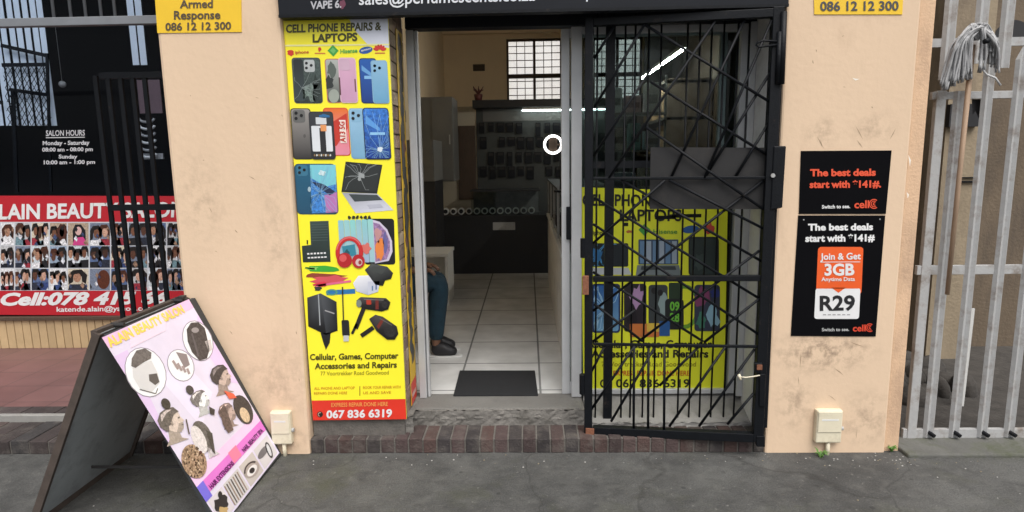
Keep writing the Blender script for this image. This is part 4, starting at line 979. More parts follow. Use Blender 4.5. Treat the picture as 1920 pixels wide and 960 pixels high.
for k in range(7): a0 = sq(.27+k*.034, .885); a1 = sq(.26+k*.034, .985); P.line(*a0, *a1, 2.4, S(*[(150, 132, 118), (84, 78, 74)][k % 2]), 5)
x, y = sq(.63, .935); P.ell(x, y, 13, 18, S(168, 156, 150), 5, 35); P.ell(x+1, y+2, 7, 13, S(225, 220, 218), 6, 35); P.ell(x+1, y+2, 4.5, 6, S(50, 46, 46), 7, 35); P.ring(x, y, 12, 17, 10, 14, S(60, 54, 54), 7, 120, 260, rot=35)
x, y = sq(.87, .935); P.ell(x-5, y, 6, 15, S(110, 106, 108), 5, 35); P.ell(x+6, y-4, 5, 16, S(60, 58, 60), 5, -20); P.ell(x+6, y-4, 3, 12, S(205, 205, 208), 6, -20)
P.build(sbd, m_paint, 'poster', 'poster_lettering')

S = _S

# ================================================================== SECURITY GATE (folded open against the window)
GL, GR = Vector((.335, .10, 0)), Vector((1.30, -.055, 0))
gu = (GR - GL).normalized(); gn = Vector((gu.y, -gu.x, 0))      # gn points to the street
def gp(px, py, off=0.0): return onp(px, py, GL + gn*off, gn)
gate = thing('security_gate', 'black steel security gate with diagonal bars swung open across the shop window', 'gate', GL)
def gbar(m, a, b_, w, d, off=0.0): m.bar(gp(*a, off), gp(*b_, off), w, d, gn)
b = MB()
gbar(b, (1105, 34), (1103, 812), .045, .045); gbar(b, (1459, 14), (1420, 826), .052, .05)
gbar(b, (1113, 42), (1451, 25), .042, .044); gbar(b, (1112, 806), (1412, 819), .05, .046)
gbar(b, (1112, 334.5), (1436, 333), .016, .014, .004); gbar(b, (1112, 523), (1427, 521), .032, .03, .002); gbar(b, (1112, 645), (1422, 650), .017, .014, .004)
gbar(b, (1449, 320), (1428, 800), .055, .03, -.035)
b.build('frame', m_black, gate, bevel=.003)
rods = []
def z7(*q): return [(1070 + .4478*x, .4478*y) for x, y in q]
def z8(*q): return [(1070 + .4895*x, 400 + .4895*y) for x, y in q]
for q in (z7((98, 245), (182, 112)), z7((98, 452), (312, 98)), z7((95, 655), (340, 285)), z7((160, 745), (606, 88)), z7((415, 755), (728, 82)), z7((560, 745), (842, 85)), z7((690, 740), (832, 510)), z7((430, 560), (430, 745)),
          z7((310, 103), (842, 432)), z7((335, 343), (828, 652)), z7((315, 532), (812, 880)), z7((560, 745), (838, 300))):
    rods.append(q)
rods = [r for r in rods if r[0] != z7((430, 560), (430, 745))[0]]
for a, c in (((1112, 456), (1247, 338)), ((1112, 583), (1432, 338)), ((1112, 640), (1190, 582)), ((1195, 642), (1424, 470)), ((1320, 642), (1424, 560)),
             ((1114, 370), (1424, 560)), ((1112, 420), (1424, 628)), ((1165, 338), (1428, 490)), ((1255, 338), (1430, 428)), ((1112, 510), (1318, 640)), ((1114, 570), (1205, 640))):
    rods.append([a, c])
for a, c in z8((70, 625), (132, 505)), z8((75, 757), (245, 508)), z8((155, 797), (325, 508)), z8((378, 816), (592, 512)), z8((492, 815), (704, 520)), z8((600, 808), (700, 690)), z8((340, 660), (492, 510)):
    rods.append([a, c])
for x in (1190, 1217, 1247): rods.append([(x-1, 648), (x-2, 806)])
for i, (a, c) in enumerate(rods):
    m = MB(); m.tube([gp(*a, -.004 + .011*(i % 2)), gp(*c, -.004 + .011*(i % 2))], .0076, 7)
    m.build('bar', m_black, gate, smooth=True)
b = MB()
pts = [gp(x, y, -.024) for x, y in ((1218, 392), (1446, 392), (1452, 277), (1220, 276))]
b.hexa(pts, [p + gn*.004 for p in pts]); lp = b.build('lock_plate', m_plate, gate)
b = MB()
pts = [gp(x, y, -.03) for x, y in ((1440, 392), (1462, 388), (1469, 274), (1446, 274))]
b.hexa(pts, [p + gn*.062 for p in pts]); lb = b.build('lock_box', m_black, gate, bevel=.006)
b = MB(); c_ = gp(1449, 329, .03); b.tube([c_, c_ + gn*.008], .011, 12); b.build('cylinder', m_galv, lb, smooth=False)
b = MB(); b.tube([gp(1466, 78, .03), gp(1430, 76, .04), gp(1420, 80, .04), gp(1418, 85, .04), gp(1423, 88, .04), gp(1466, 83, .03)], .0055, 8); b.build('hasp', m_black, gate, smooth=True)
b = MB(); b.tube([gp(1470, 22, .028), gp(1465, 158, .028)], .016, 10); b.tube([gp(1462, 60, .03), gp(1458, 157, .03)], .013, 10); b.build('bolt_tube', m_black, gate, smooth=True)
for (px, py) in ((1095, 465), (1093, 720)):
    b = MB(); a = gp(px, py-18, .0); c = gp(px, py+18, .0); b.tube([c, a], .021, 12); b.bar(c + gu*.02, a + gu*.02, .04, .012, gn); b.build('hinge', m_black, gate)
b = MB(); b.bar(gp(1098, 552, .03), gp(1098, 517, .03), .036, .03, gn); b.bar(gp(1106, 815, .026), gp(1106, 803, .026), .05, .008, gn); [q.build('rust_bracket', m_rust, gate, bevel=.003) for q in split_near(b)]
b = MB(); b.bar(gp(1421, 698, .03), gp(1421, 680, .03), .04, .025, gn); b.bar(gp(1428, 760, .02), gp(1429, 700, .02), .03, .03, gn); b.bar(gp(1425, 835, .01), gp(1425, 815, .01), .045, .04, gn); [q.build('bolt_bracket', m_black, gate, bevel=.003) for q in split_near(b)]
b = MB(); b.bar(gp(1424, 693, .045), gp(1424, 684, .045), .028, .012, gn); b.build('rust_latch', m_rust, gate)
b = MB(); b.tube([gp(1384, 706, .022), gp(1398, 708, .03), gp(1412, 706, .034), gp(1428, 703, .03)], .0042, 6); b.tube([gp(1385, 702, .02), gp(1389, 712, .022)], .009, 6); b.build('tie_cord', m_cream_plastic, gate, smooth=True)

# ================================================================== BURGLAR BARS IN FRONT OF THE WINDOW
BBY = .225
bb = thing('burglar_bars', 'fixed upright black burglar bars between the open gate and the shop window', 'burglar bars', (.85, BBY, .11))
b = MB(); pa, pb = atY(1143, 300, BBY), atY(1143, 750, BBY)
b.box(pa.x-.026, pa.x+.026, BBY-.012, BBY+.012, .112, 2.54)
for zz in (atY(1200, 682, BBY).z,): pass
b.box(pa.x+.026, 1.316, BBY-.006, BBY+.006, 2.43, 2.455)
zr = atY(1200, 308, BBY).z
b.box(.34, pa.x-.026, BBY-.005, BBY+.005, zr-.02, zr+.02); b.box(pa.x+.026, atY(1222, 308, BBY).x, BBY-.005, BBY+.005, zr-.02, zr+.02)
b.build('frame', m_black, bb)
xb = [1116, 1164, 1181, 1204, 1225, 1270, 1291, 1311, 1332, 1356, 1375]
for px in xb:
    q = atY(px, 790, BBY); m = MB(); m.tube([(q.x, BBY, .1+.02), (q.x, BBY, 2.54 if px not in (1164, 1204) else 2.44)], .0058, 7); m.build('bar', m_black, bb, smooth=True)
m = MB()
for (xa, xc, py) in ((1256, 1318, 405), (1164, 1181, 421), (1225, 1270, 408)):
    a, c = atY(xa, py, BBY), atY(xc, py, BBY); m.box(a.x+.01, c.x-.01, BBY-.004, BBY+.004, a.z-.01, a.z+.01)
[q.build('cross_piece', m_black, bb) for q in split_near(m)]

# ================================================================== SALON FRONT IRONWORK
TY = .12
tg = thing('transom_grille', 'pale grey steel grille across the top of the salon porch', 'grille', atY(140, 42, TY))
zr = atY(140, 41, TY).z
b = MB(); b.box(-6, -1.962, TY-.02, TY+.02, zr-.022, zr+.022); b.build('rail', m_greyrail, tg, bevel=.003)
for px in (-40, -10, 101, 133, 161, 190, 216):
    q = atY(px, 30, TY); m = MB(); m.tube([(q.x, TY, zr+.02), (q.x-.0, TY, zr+.62)], .0085, 6); m.build('bar', m_greyrail, tg, smooth=True)
FY = .34
fg = thing('folding_gate', 'narrow black barred gate folded back against the pillar in the salon porch', 'gate', atY(255, 600, FY))
zt = atY(250, 141, FY).z; zb2 = SF + .02
b = MB()
for py in (141, 389): q = atY(250, py, FY); b.box(atY(188 if py == 141 else 206, py, FY).x, -1.985, FY-.012, FY+.012, q.z-.018, q.z+.018)
b.box(atY(188, 141, FY).x, -1.985, FY-.012, FY+.012, zb2, zb2+.035)
[q.build('rail', m_black, fg) for q in split_near(b)]
for px in (206, 228.5, 251, 273, 295):
    q = atY(px, 380, FY); m = MB(); m.box(q.x-.0125, q.x+.0125, FY-.008, FY+.008, zb2+.03, zt); m.build('bar', m_black, fg)
# dark grille bars inside the salon glass, added slats for sky reflections behind
wg = thing('window_grille', 'black burglar grille behind the dark salon glass with a mesh lower half', 'grille', atY(40, 240, SY+.12))
GY = SY + .105
b = MB()
for (a, c) in (((2, 85), (86, 104)), ((4, 122), (88, 121)), ((18, 168), (90, 178)), ((0, 192), (5, 192))): b.bar(atY(*a, GY), atY(*c, GY), .03, .012, (0, 1, 0))
p_ = atY(20, 240, GY); b.bar(atY(24, 168, GY), atY(32, 360, GY), .03, .014, (0, 1, 0)); b.bar(atY(88, 100, GY), atY(96, 360, GY), .02, .014, (0, 1, 0))
b.build('frame', m_black, wg)
m = MB()
for k in range(-6, 14):
    a = (6 + k*9, 125); c = (6 + k*9 + 62, 236)
    for sgn in (0, 1):
        A, C_ = (a, c) if sgn == 0 else ((c[0], a[1]), (a[0], c[1]))
        # clip to the window strip
        pts = []
        for t in [i/20 for i in range(21)]:
            x = A[0] + (C_[0]-A[0])*t; y = A[1] + (C_[1]-A[1])*t
            if 4 + (y-122)*.09 <= x <= 88 + (y-122)*.09: pts.append((x, y))
        if len(pts) > 1: m.bar(atY(*pts[0], GY-.01 - .006*sgn), atY(*pts[-1], GY-.01 - .006*sgn), .0036, .003, (0, 1, 0))
m.build('mesh_screen', m_black, wg)
def reflection(label, xs, y1, wd):  # slats added in place of bright sky reflections on the glass
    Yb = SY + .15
    t = thing('sky_reflection', label, 'reflection', atY(xs[0], y1, Yb))
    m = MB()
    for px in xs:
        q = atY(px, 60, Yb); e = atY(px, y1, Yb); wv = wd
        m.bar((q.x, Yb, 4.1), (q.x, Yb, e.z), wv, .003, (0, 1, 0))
    m.build('slats', m_reflection, t)
    h = MB(); qa, qb = atY(min(xs), 60, Yb), atY(max(xs), 60, Yb); h.box(qa.x-.06, qb.x+.06, Yb-.02, Yb+.02, 4.1, 4.15); h.build('slat_rail', m_black, t)
reflection('added pale slats for a sky reflection behind the mesh grille at the far end of the salon window', [-52, -37, -22, -7, 7, 23, 37, 52, 67, 80], 236, .047)
reflection('narrow added pair of pale slats for a reflection in the salon window close to the pillar', [249, 264], 122, .054)
# hanging card with curved trims, small globe lamp
CYY = SY + .16
hd = thing('hanging_display', 'hanging pinkish card and stacked curved white holders behind the salon bars', 'display rack', atY(275, 300, CYY))
b = MB(); a, c = atY(256, 150, CYY), atY(305, 212, CYY); b.box(a.x, c.x, CYY, CYY+.01, c.z, a.z); b.build('card', mat('mauve_card', (.16, .10, .11), .7, .15, 9), hd)
for k in range(6):
    py = 222 + k*13.2
    m = MB(); pts = []
    for j in range(9):
        an = math.pi * j/8; pts.append(atY(275 + 14*math.cos(an) + k*.8, py + 7*math.sin(an), CYY - .03))
    m.tube(pts, .011, 6); m.build('holder', m_white if k % 2 else m_galv, hd, smooth=True)
m = MB(); a, c = atY(262, 288, CYY), atY(306, 298, CYY); m.box(a.x, c.x, CYY, CYY+.02, c.z, a.z); m.build('base', m_galv, hd)
m = MB(); a = atY(281, 140, CYY); m.tube([(a.x, CYY, a.z), (a.x, CYY, 4.25)], .004, 5); m.build('cord', m_black, hd)
b = MB(); q = atY(117, 158, SY+.5); b.ball(q, .03, .03, .03); b.tube([q + Vector((0, 0, .028)), (q.x, q.y, 4.25)], .002, 5)
tag(b.build('pendant_lamp', m_white, origin=q, smooth=True), 'small unlit white globe lamp hanging inside the dark salon', 'lamp')

# ================================================================== YARD: palisade gate, back wall, mop
PY = .15
pg = thing('palisade_gate', 'pale grey steel palisade gate with flat upright pales across the yard entrance', 'gate', (2.7, PY, .04))
m_pale = m_galv
b = MB()
for y0, y1 in ((172, 186), (497, 514), (803, 821)):
    za, zc_ = atY(1800, y0, PY).z, atY(1800, y1, PY).z
    b.box(2.20, 5.2, PY-.012, PY+.012, zc_, za)
[q.build('rail', m_pale, pg, bevel=.002) for q in split_near(b)]
ztop = atY(1762, 172, PY).z; zbt = atY(1800, 819, PY).z
def pale(m, x, z0, z1, y, pt=True, w_=.064):
    # folded pale: shallow W profile
    prof = [(-w_/2, .016), (-w_*.28, .0), (0, .010), (w_*.28, .0), (w_/2, .016)]
    vs = []
    for zz in (z0, z1):
        for (u, v) in prof: vs.append((x+u, y-.014-v*0 + (v-.012), zz))
    fs = [(i, i+1, i+6, i+5) for i in range(4)]
    if pt:
        vs.append((x, y-.014, z1+.07)); fs += [(5+i, 6+i, 10) for i in range(4)]
    m.add(vs, fs)
def solid(o): s = o.modifiers.new('Solidify', 'SOLIDIFY'); s.thickness = .004; return o
m = MB(); q = atY(1763, 300, PY); 
x0p = atY(1752, 300, PY).x
m.box(x0p-.026, x0p+.026, PY-.016, PY+.016, zbt-.005, ztop+.004); m.build('stile', m_pale, pg, bevel=.003)
pl = [(1799, 1736, 0), (1849, 1786, 1), (1909, 1836, 1), (1962, 1888, 1), (2015, 1938, 1)]
for i, (pt_, pb_, ext) in enumerate(pl):
    xt, xbm = atY(pt_, 180, PY).x, atY(pb_, 805, PY).x
    x = (xt + xbm)/2
    m = MB(); pale(m, x, zbt+.005, ztop + (.16 if ext else -.0), PY, ext == 1); solid(m.build('pale', m_pale, pg))
    mm = MB(); zz = atY(1800, 811, PY).z; mm.tube([(x, PY-.012, zz+.01), (x+.012, PY-.05, zz)], .012, 8); mm.build('bolt', m_black, pg)
UY = .32
ug = thing('overhead_pales', 'upper run of worn grey steel pales fixed above the yard gate behind the mop', 'fence', (2.8, UY, 2.2))
b = MB(); za, zc_ = atY(1900, 70, UY).z, atY(1900, 86, UY).z; b.box(2.13, 5.2, UY-.01, UY+.01, zc_, za); b.build('rail', m_pale, ug)
for px, py in ((1779, 150), (1838, 120), (1886, 128), (1945, 110)):
    q = atY(px, 40, UY); e = atY(px, py, UY); m = MB(); pale(m, q.x, e.z, 3.1, UY, False, .075); solid(m.build('pale', m_pale, ug))
# yard wall behind
yw = thing('yard_wall', 'stained brown plaster wall at the back of the gated yard', 'wall', (4, 1.95, 0))
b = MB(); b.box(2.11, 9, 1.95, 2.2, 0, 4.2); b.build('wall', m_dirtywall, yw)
q = atY(1900, 66, 1.94); b = MB(); n = 14
b.add([(q.x + .16*math.cos(math.pi*i/n), 1.946, q.z-.05 + .17*math.sin(math.pi*i/n)) for i in range(n+1)], [tuple(range(n+1))]); b.build('arched_hole', m_blackcab, yw)
xa, xc = atY(1768, 300, 1.62).x, atY(1842, 300, 1.62).x
b = MB(); b.box(xa, xc, 1.62, 1.948, 0, 4.2); b.build('pier', mat('buff_plaster', (.28, .226, .155), .95, .16, 3, .4, 40, dirt=(.13, .1, .075), dirt_amt=.8, dscale=2.2, stretch=(1, 1, .4), dlo=.45, dhi=.65), yw)
b = MB(); qa, qb = atY(1778, 196, 1.6), atY(1832, 230, 1.6); b.box(qa.x, qb.x, 1.57, 1.618, qb.z-.03, qa.z)
b.build('bracket', m_blackcab, yw)
b = MB(); q = atY(1812, 341, 1.6); b.box(q.x-.05, q.x+.1, 1.6, 1.619, q.z-.006, q.z+.006); b.box(q.x-.05, q.x+.1, 1.6, 1.619, q.z+.03, q.z+.037); b.build('hook', m_black, yw)
b = MB(); b.box(2.12, 2.2, .9, .98, 0, 3.4); tag(b.build('timber_post', m_brown, origin=(2.16, .94, 0)), 'dark brown timber post standing just inside the yard gate by the pillar', 'post')
b = MB(); a, c = atY(1797, 196, .32), atY(1797, 196, .32)
# black smear of paint / rag tied to the rail
rg = MB(); q = atY(1835, 188, PY+.03); rg.blob = None
pts = [(1822, 186), (1848, 186), (1846, 212), (1840, 206), (1836, 224), (1829, 208), (1823, 216)]
v0 = [atY(x, y, PY+.02) for x, y in pts]; v1 = [atY(x, y, PY+.032) for x, y in pts]; n = len(pts)
rg.add(v0 + v1, [tuple(range(n)), tuple(range(n, 2*n))[::-1]] + [(i, (i+1) % n, n+(i+1) % n, n+i) for i in range(n)])
tag(rg.build('rag', m_blackcab, origin=q), 'torn black rag hanging under the top rail of the yard gate', 'rag')
q0, q1 = atY(1810, 690, .6), atY(1826, 582, .6)
b = MB(); b.bar((q0.x, .62, .02), q1 + Vector((.02, .06, 0)), .05, .012, (0, 1, 0)); tag(b.build('plank', m_white, origin=(q0.x, .6, .02)), 'short white plank leaning upright inside the yard gate', 'plank')
b = MB(); q = atZ(1745, 690, .02)
for k in range(40): b.ball((2.5 + random.uniform(-.2, .55), 1.0 + random.uniform(-.3, .6), .03), random.uniform(.05, .15), random.uniform(.05, .13), random.uniform(.03, .16), n=9, k=6)
tag(b.build('rubble', m_yarddirt, origin=(2.5, 1.3, 0), smooth=True), 'dark heap of soil and rubbish in the yard behind the pales', 'heap', kind='stuff')

# mop, hung upside down on the gate with its head up
MY = PY - .075
mo = thing('mop', 'grey string mop with wooden handle propped head up against the palisade gate', 'mop', atY(1776, 552, MY))
b = MB(); t0, t1 = atY(1776, 552, MY), atY(1824, 84, MY)
b.tube([t0, t0.lerp(t1, .5), t1], [.0115, .0125, .0135], 10); b.build('handle', m_wood, mo, smooth=True)
b = MB(); kx = atY(1828, 72, MY-.035); random.seed(3)
ends = []
for k in range(170):
    L_ = k < 120
    if L_: ex = random.uniform(1762, 1822); ey = 168 - (ex-1762)*.42 + random.uniform(-14, 6)
    else: ex = random.uniform(1834, 1874); ey = random.uniform(92, 138)
    f = (ex - 1762)/60 if L_ else (ex-1834)/40
    side = -1 if L_ else 1
    top = atY(1833 + random.uniform(-12, 16), random.uniform(44, 54), MY + random.uniform(-.07, -.01))
    sx = (1792 + f*30 + random.uniform(-4, 4)) if L_ else (1842 + f*24 + random.uniform(-4, 4)); sy = (82 - f*18 if L_ else 56 + f*18) + random.uniform(-6, 6)
    shoulder = atY(sx, sy, MY + random.uniform(-.085, -.02))
    knot = kx + Vector((random.uniform(-.02, .02), random.uniform(-.015, .015), random.uniform(-.01, .02)))
    e = atY(ex, ey, MY + random.uniform(-.06, -.01)); mid = shoulder.lerp(e, .5) + Vector((side*random.uniform(.0, .012), random.uniform(-.01, .01), random.uniform(.0, .01)))
    ctrl = [knot, top, shoulder, mid, e]; pts = []
    for s in range(len(ctrl)-1):
        p0, p1, p2, p3 = ctrl[max(s-1, 0)], ctrl[s], ctrl[s+1], ctrl[min(s+2, 4)]
        for j in range(4):
            t = j/4; pts.append(.5*((2*p1) + (p2-p0)*t + (2*p0-5*p1+4*p2-p3)*t*t + (3*p1-p0-3*p2+p3)*t**3))
    pts.append(e)
    g_ = random.uniform(.2, .44); b.tube(pts, random.uniform(.0042, .006), 5, 0, (g_, g_, g_*1.01, 1))
m_strand = mat('mop_strands', (1, 1, 1), .95, .2, 40, attr=True)
pts = [atY(x, y, MY-.05) for x, y in ((1838, 90), (1840, 128), (1850, 140), (1866, 146), (1876, 160))]; b.tube(pts, .0058, 6, 0, (.5, .5, .5, 1))
b.build('strands', m_strand, mo, smooth=True)
b = MB(); b.tube([kx + Vector((.0, -.07, -.03)), kx + Vector((.022, -.07, -.022))], .013, 8); b.build('binding', m_black, mo, smooth=True)

# ================================================================== SMALL STREET THINGS
def socket(px0, py0, px1, py1, label):
    a, c = atY(px0, py0, 0), atY(px1, py1, 0)
    t = thing('service_box', label, 'junction box', ((a.x+c.x)/2, 0, c.z))
    m = MB(); m.box(a.x, c.x, -.04, .002, c.z, a.z); m.build('box', m_cream_plastic, t, bevel=.008)
    m = MB(); h = (a.z-c.z); m.box(a.x+.006, c.x-.006, -.045, -.0395, c.z+h*.34, a.z-.006); m.build('lid', m_cream_plastic, t, bevel=.004)
    m = MB(); m.box(a.x+.025, c.x-.025, -.0458, -.045, a.z-h*.3, a.z-h*.3+.01); m.build('marking', m_white, t)
    m = MB(); m.tube([(c.x+.001, -.022, c.z+h*.42), (c.x+.012, -.022, c.z+h*.42)], .012, 10); m.build('key_lock', m_galv, t)
    m = MB(); m.tube([((a.x*.45+c.x*.55), -.02, c.z+.01), ((a.x*.45+c.x*.55), -.02, -.02)], .012, 10); m.build('conduit', m_cream_plastic, t, smooth=True)
socket(510, 768, 552, 828, 'cream plastic service box low on the pillar beside the yellow banner')
socket(1527, 765, 1571, 825, 'cream plastic service box low on the pillar under the black posters')
def weed(x, y, n, s, label, seed):
    random.seed(seed); m = MB()
    for k in range(n):
        a = random.uniform(0, 6.28); l = s*random.uniform(.5, 1); wv = l*.22
        d = Vector((math.cos(a), math.sin(a), 0)); sd = Vector((-d.y, d.x, 0)); o = Vector((x, y, .0)) + d*random.uniform(0, s*.15)
        p1 = o + d*l*.35 + Vector((0, 0, l*.75)); p2 = o + d*l*.8 + Vector((0, 0, l*random.uniform(.5, 1.05)))
        m.add([o - sd*wv*.2, o + sd*wv*.2, p1 + sd*wv*.6, p1 - sd*wv*.6, p2], [(0, 1, 2, 3), (3, 2, 4)])
    tag(m.build('weed', m_leaf, origin=(x, y, 0)), label, 'plant')
q = atZ(1538, 858, 0); weed(q.x, q.y, 12, .06, 'small green weed growing under the service box below the black posters', 4)
q = atZ(1676, 850, 0); weed(q.x, q.y+.02, 16, .05, 'tiny weed in the crack at the pillar corner near the yard gate', 8)
# crumbs of mortar and leaves along the wall foot
random.seed(17); m = MB()
for k in range(150):
    x = random.choice([random.uniform(1.3, 2.1), random.uniform(1.9, 2.5), random.uniform(-1.3, 1.4), random.uniform(-3, 3)]); y = -abs(random.gauss(0, .09)) - .01 if abs(x) < 3 and random.random() < .7 else random.uniform(-.9, -.05)
    s = random.uniform(.002, .006); m.ball((x, y, s*.3), s, s*.8, s*.55, n=6, k=4, c=random.choice([(.3, .29, .27, 1), (.1, .09, .08, 1), (.2, .17, .12, 1), (.36, .35, .33, 1)]))
tag(m.build('debris', mat('crumbs', (1, 1, 1), .95, .2, 30, attr=True), origin=(0, -.1, 0)), 'scattered crumbs of mortar and grit along the foot of the shopfront', 'debris', kind='stuff')
a, c = atZ(862, 697, FZ), atZ(1003, 697, FZ); d1, d2 = atZ(850, 744, FZ), atZ(1009, 744, FZ)
b = MB(); b.hexa([(d1.x, max(d1.y, .41), FZ), (d2.x, max(d2.y, .41), FZ), (c.x, c.y, FZ), (a.x, a.y, FZ)], [(d1.x, max(d1.y, .41), FZ+.011), (d2.x, max(d2.y, .41), FZ+.011), (c.x, c.y, FZ+.011), (a.x, a.y, FZ+.011)])
tag(b.build('door_mat', m_rubber, origin=((d1.x+d2.x)/2, a.y, FZ), bevel=.003), 'dark rubber door mat on the white tiles inside the doorway', 'mat')

# scuffs, scratches and nail holes on the plaster
m = MB()
def mark(x0, y0, x1, y1, wpx, c):
    a, c2 = atY(x0, y0, -.0006), atY(x1, y1, -.0006); d = (c2-a).normalized(); s_ = Vector((-d.z, 0, d.x))*wpx/660
    k_ = a.lerp(c2, .5) + s_*random.uniform(-1.5, 1.5)
    m.add([a, k_+s_, c2, k_-s_], [(0, 1, 2, 3)], 0, c)
random.seed(41); DKM = (.36, .255, .17, 1)
for q in ((1532, 255, 1546, 280), (1538, 262, 1540, 276), (1604, 236, 1618, 262), (1668, 262, 1680, 240), (1606, 262, 1618, 278), (1564, 690, 1582, 704), (1502, 660, 1500, 690), (1606, 808, 1606, 822), (1592, 640, 1620, 650), (1530, 92, 1531, 98), (1578, 70, 1583, 66), (1580, 163, 1586, 164), (1524, 112, 1526, 120), (1633, 200, 1637, 203), (1496, 704, 1498, 722), (1552, 740, 1568, 752), (1520, 650, 1518, 668), (1544, 645, 1552, 672)):
    mark(*q, random.uniform(1.0, 2.2), DKM)
for q in ((380, 300, 383, 301), (356, 178, 358, 181), (440, 430, 446, 437), (402, 470, 408, 473), (392, 388, 398, 400), (528, 214, 530, 219), (478, 182, 486, 184), (466, 330, 480, 338), (560, 708, 561, 716), (430, 620, 436, 628), (555, 620, 557, 628), (500, 250, 503, 252)):
    mark(*q, random.uniform(.8, 1.8), (.3, .2, .13, 1))
for q in ((1598, 146, 1612, 148), (1703, 290, 1706, 312), (1700, 360, 1702, 372)): mark(*q, 3, (.8, .76, .68, 1))
for q in split_near(m): q.build('scratch', m_matte_print, shop, fix=False)

# ================================================================== SHOP INTERIOR
CY = 4.75
bc = thing('service_counter', 'long black shop counter across the back of the tiled floor', 'counter', (.3, CY+.3, FZ))
ct = atY(900, 404, CY).z
b = MB(); b.box(-1.2, 1.9, CY, CY+.5, FZ, ct-.03); b.build('body', m_blackcab, bc)
b = MB(); b.box(-1.22, 1.92, CY-.02, CY+.52, ct-.03, ct); b.build('top', m_blackcab, bc)
b = MB(); a, c = atY(924, 417, CY-.004), atY(966, 431, CY-.004); b.box(a.x, c.x, CY-.004, CY-.001, c.z, a.z); lb = b.build('price_label', m_galv, bc)
dz = atY(900, 360, CY).z
dc = thing('display_case', 'low glass display case with white back on the black counter', 'display case', (-.2, CY+.2, ct))
b = MB(); b.box(-.75, .14, CY+.40, CY+.44, ct, dz); b.build('back_panel', mat('grey_case_back', (.1, .105, .105), .6, .3, 14), dc)
b = MB(); b.box(-.75, .14, CY+.02, CY+.025, ct, dz); b.build('pane', m_caseglass, dc)
b = MB(); b.box(-.76, .15, CY+.015, CY+.45, dz, dz+.02); b.build('top', m_blackcab, dc)
pw = None
for k in range(12):
    q = atY(836 + k*14.6, 398, CY+.12)
    if pw is None:
        pw = thing('watch_box', 'small pale round case standing in the row inside the counter display', 'case', (q.x, CY+.12, ct), 'round cases along the counter display')
        m = MB(); m.tube([(q.x, CY+.09, ct+.05), (q.x, CY+.15, ct+.05)], .044, 14); m.build('case', m_white, pw, smooth=False)
        m = MB(); m.tube([(q.x, CY+.084, ct+.05), (q.x, CY+.0895, ct+.05)], .028, 12); m.build('dial', m_blackcab, pw)
        first = q
    else: dup(pw, (q.x-first.x, 0, 0))
# right counter along the doorway
RCX = .24
rc = thing('side_counter', 'white fronted side counter running back from the doorway with a glass top case', 'counter', (.5, 2.5, FZ))
b = MB(); b.box(RCX, .75, .98, 4.3, FZ, .99); b.build('front_panel', m_whitewall, rc)
b = MB(); b.box(RCX-.015, .76, .965, 4.32, .99, 1.02); b.build('top', m_white, rc)
b = MB(); b.box(RCX+.01, RCX+.016, 1.0, 4.3, 1.03, 1.42); b.build('case_glass', m_caseglass, rc)
b = MB(); b.box(RCX, .75, 1.0, 4.3, 1.42, 1.44); b.build('case_top', m_blackcab, rc)
b = MB()
for y in (1.0, 1.8, 2.6, 3.4, 4.28): b.box(RCX, RCX+.02, y, y+.02, 1.02, 1.42)
b.build('case_post', m_galv, rc)
# ring lamp standing on the side counter
q = atY(1037, 271, 1.2)
rl = thing('ring_lamp', 'glowing white ring lamp on a thin black stand on the side counter', 'lamp', (q.x+.05, 1.2, 1.44))
Rr = .062; m = MB(); pts = [(q.x + Rr*math.cos(2*math.pi*k/40), 1.2, q.z + Rr*math.sin(2*math.pi*k/40)) for k in range(41)]
m.tube(pts, .0085, 8, cap=False); m.build('ring', m_ring, rl, smooth=True)
m = MB(); m.tube([(q.x-Rr*.2, 1.215, q.z), (q.x+Rr*.98, 1.215, q.z)], .006, 6); m.box(q.x-.03, q.x+.03, 1.21, 1.222, q.z-.045, q.z+.045); m.build('phone_clamp', m_brown, rl)
m = MB(); m.tube([(q.x+.055, 1.23, q.z-.05), (q.x+.055, 1.23, 1.46)], .006, 6); m.tube([(q.x+.055, 1.23, 1.44), (q.x+.055, 1.23, 1.455)], .05, 14); m.build('stand', m_black, rl, smooth=False)
# partition wall of accessories with shelf board above and tube lamps
AY = 4.95 + .5
pz0, pz1 = ct - .25, atY(960, 202, AY).z
ax0 = atY(893, 250, AY).x
aw = thing('accessory_wall', 'pale slatted display wall of phone accessories behind the black counter', 'display wall', (.6, AY, FZ))
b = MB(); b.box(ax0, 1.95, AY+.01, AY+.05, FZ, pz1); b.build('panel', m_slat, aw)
cz0, cz1 = atY(960, 201, AY-.25).z, atY(960, 187, AY-.25).z
b = MB(); b.box(atY(905, 203, AY).x, 1.94, AY-.004, AY+.008, atY(960, 227, AY).z, atY(960, 204, AY).z); b.build('lit_tile_strip', m_cab, aw)  # paler tile strip, the tube's glow put into its colour
b = MB(); b.box(ax0-.02, 1.96, AY-.28, AY+.1, cz0, cz1); b.build('shelf_board', m_blackcab, aw)
b = MB(); b.box(-1.38, ax0-.01, AY+.01, AY+.05, FZ, atY(870, 200, AY).z); b.build('lower_panel', mat('cream_panel', (.42, .38, .3), .7, .06, 4), aw)
b = MB(); a, c = atY(857, 236, AY-.02), atY(893, 334, AY-.02); b.box(a.x, c.x, AY-.02, AY+.008, c.z-.3, a.z); b.build('cupboard_door', m_brown, aw)
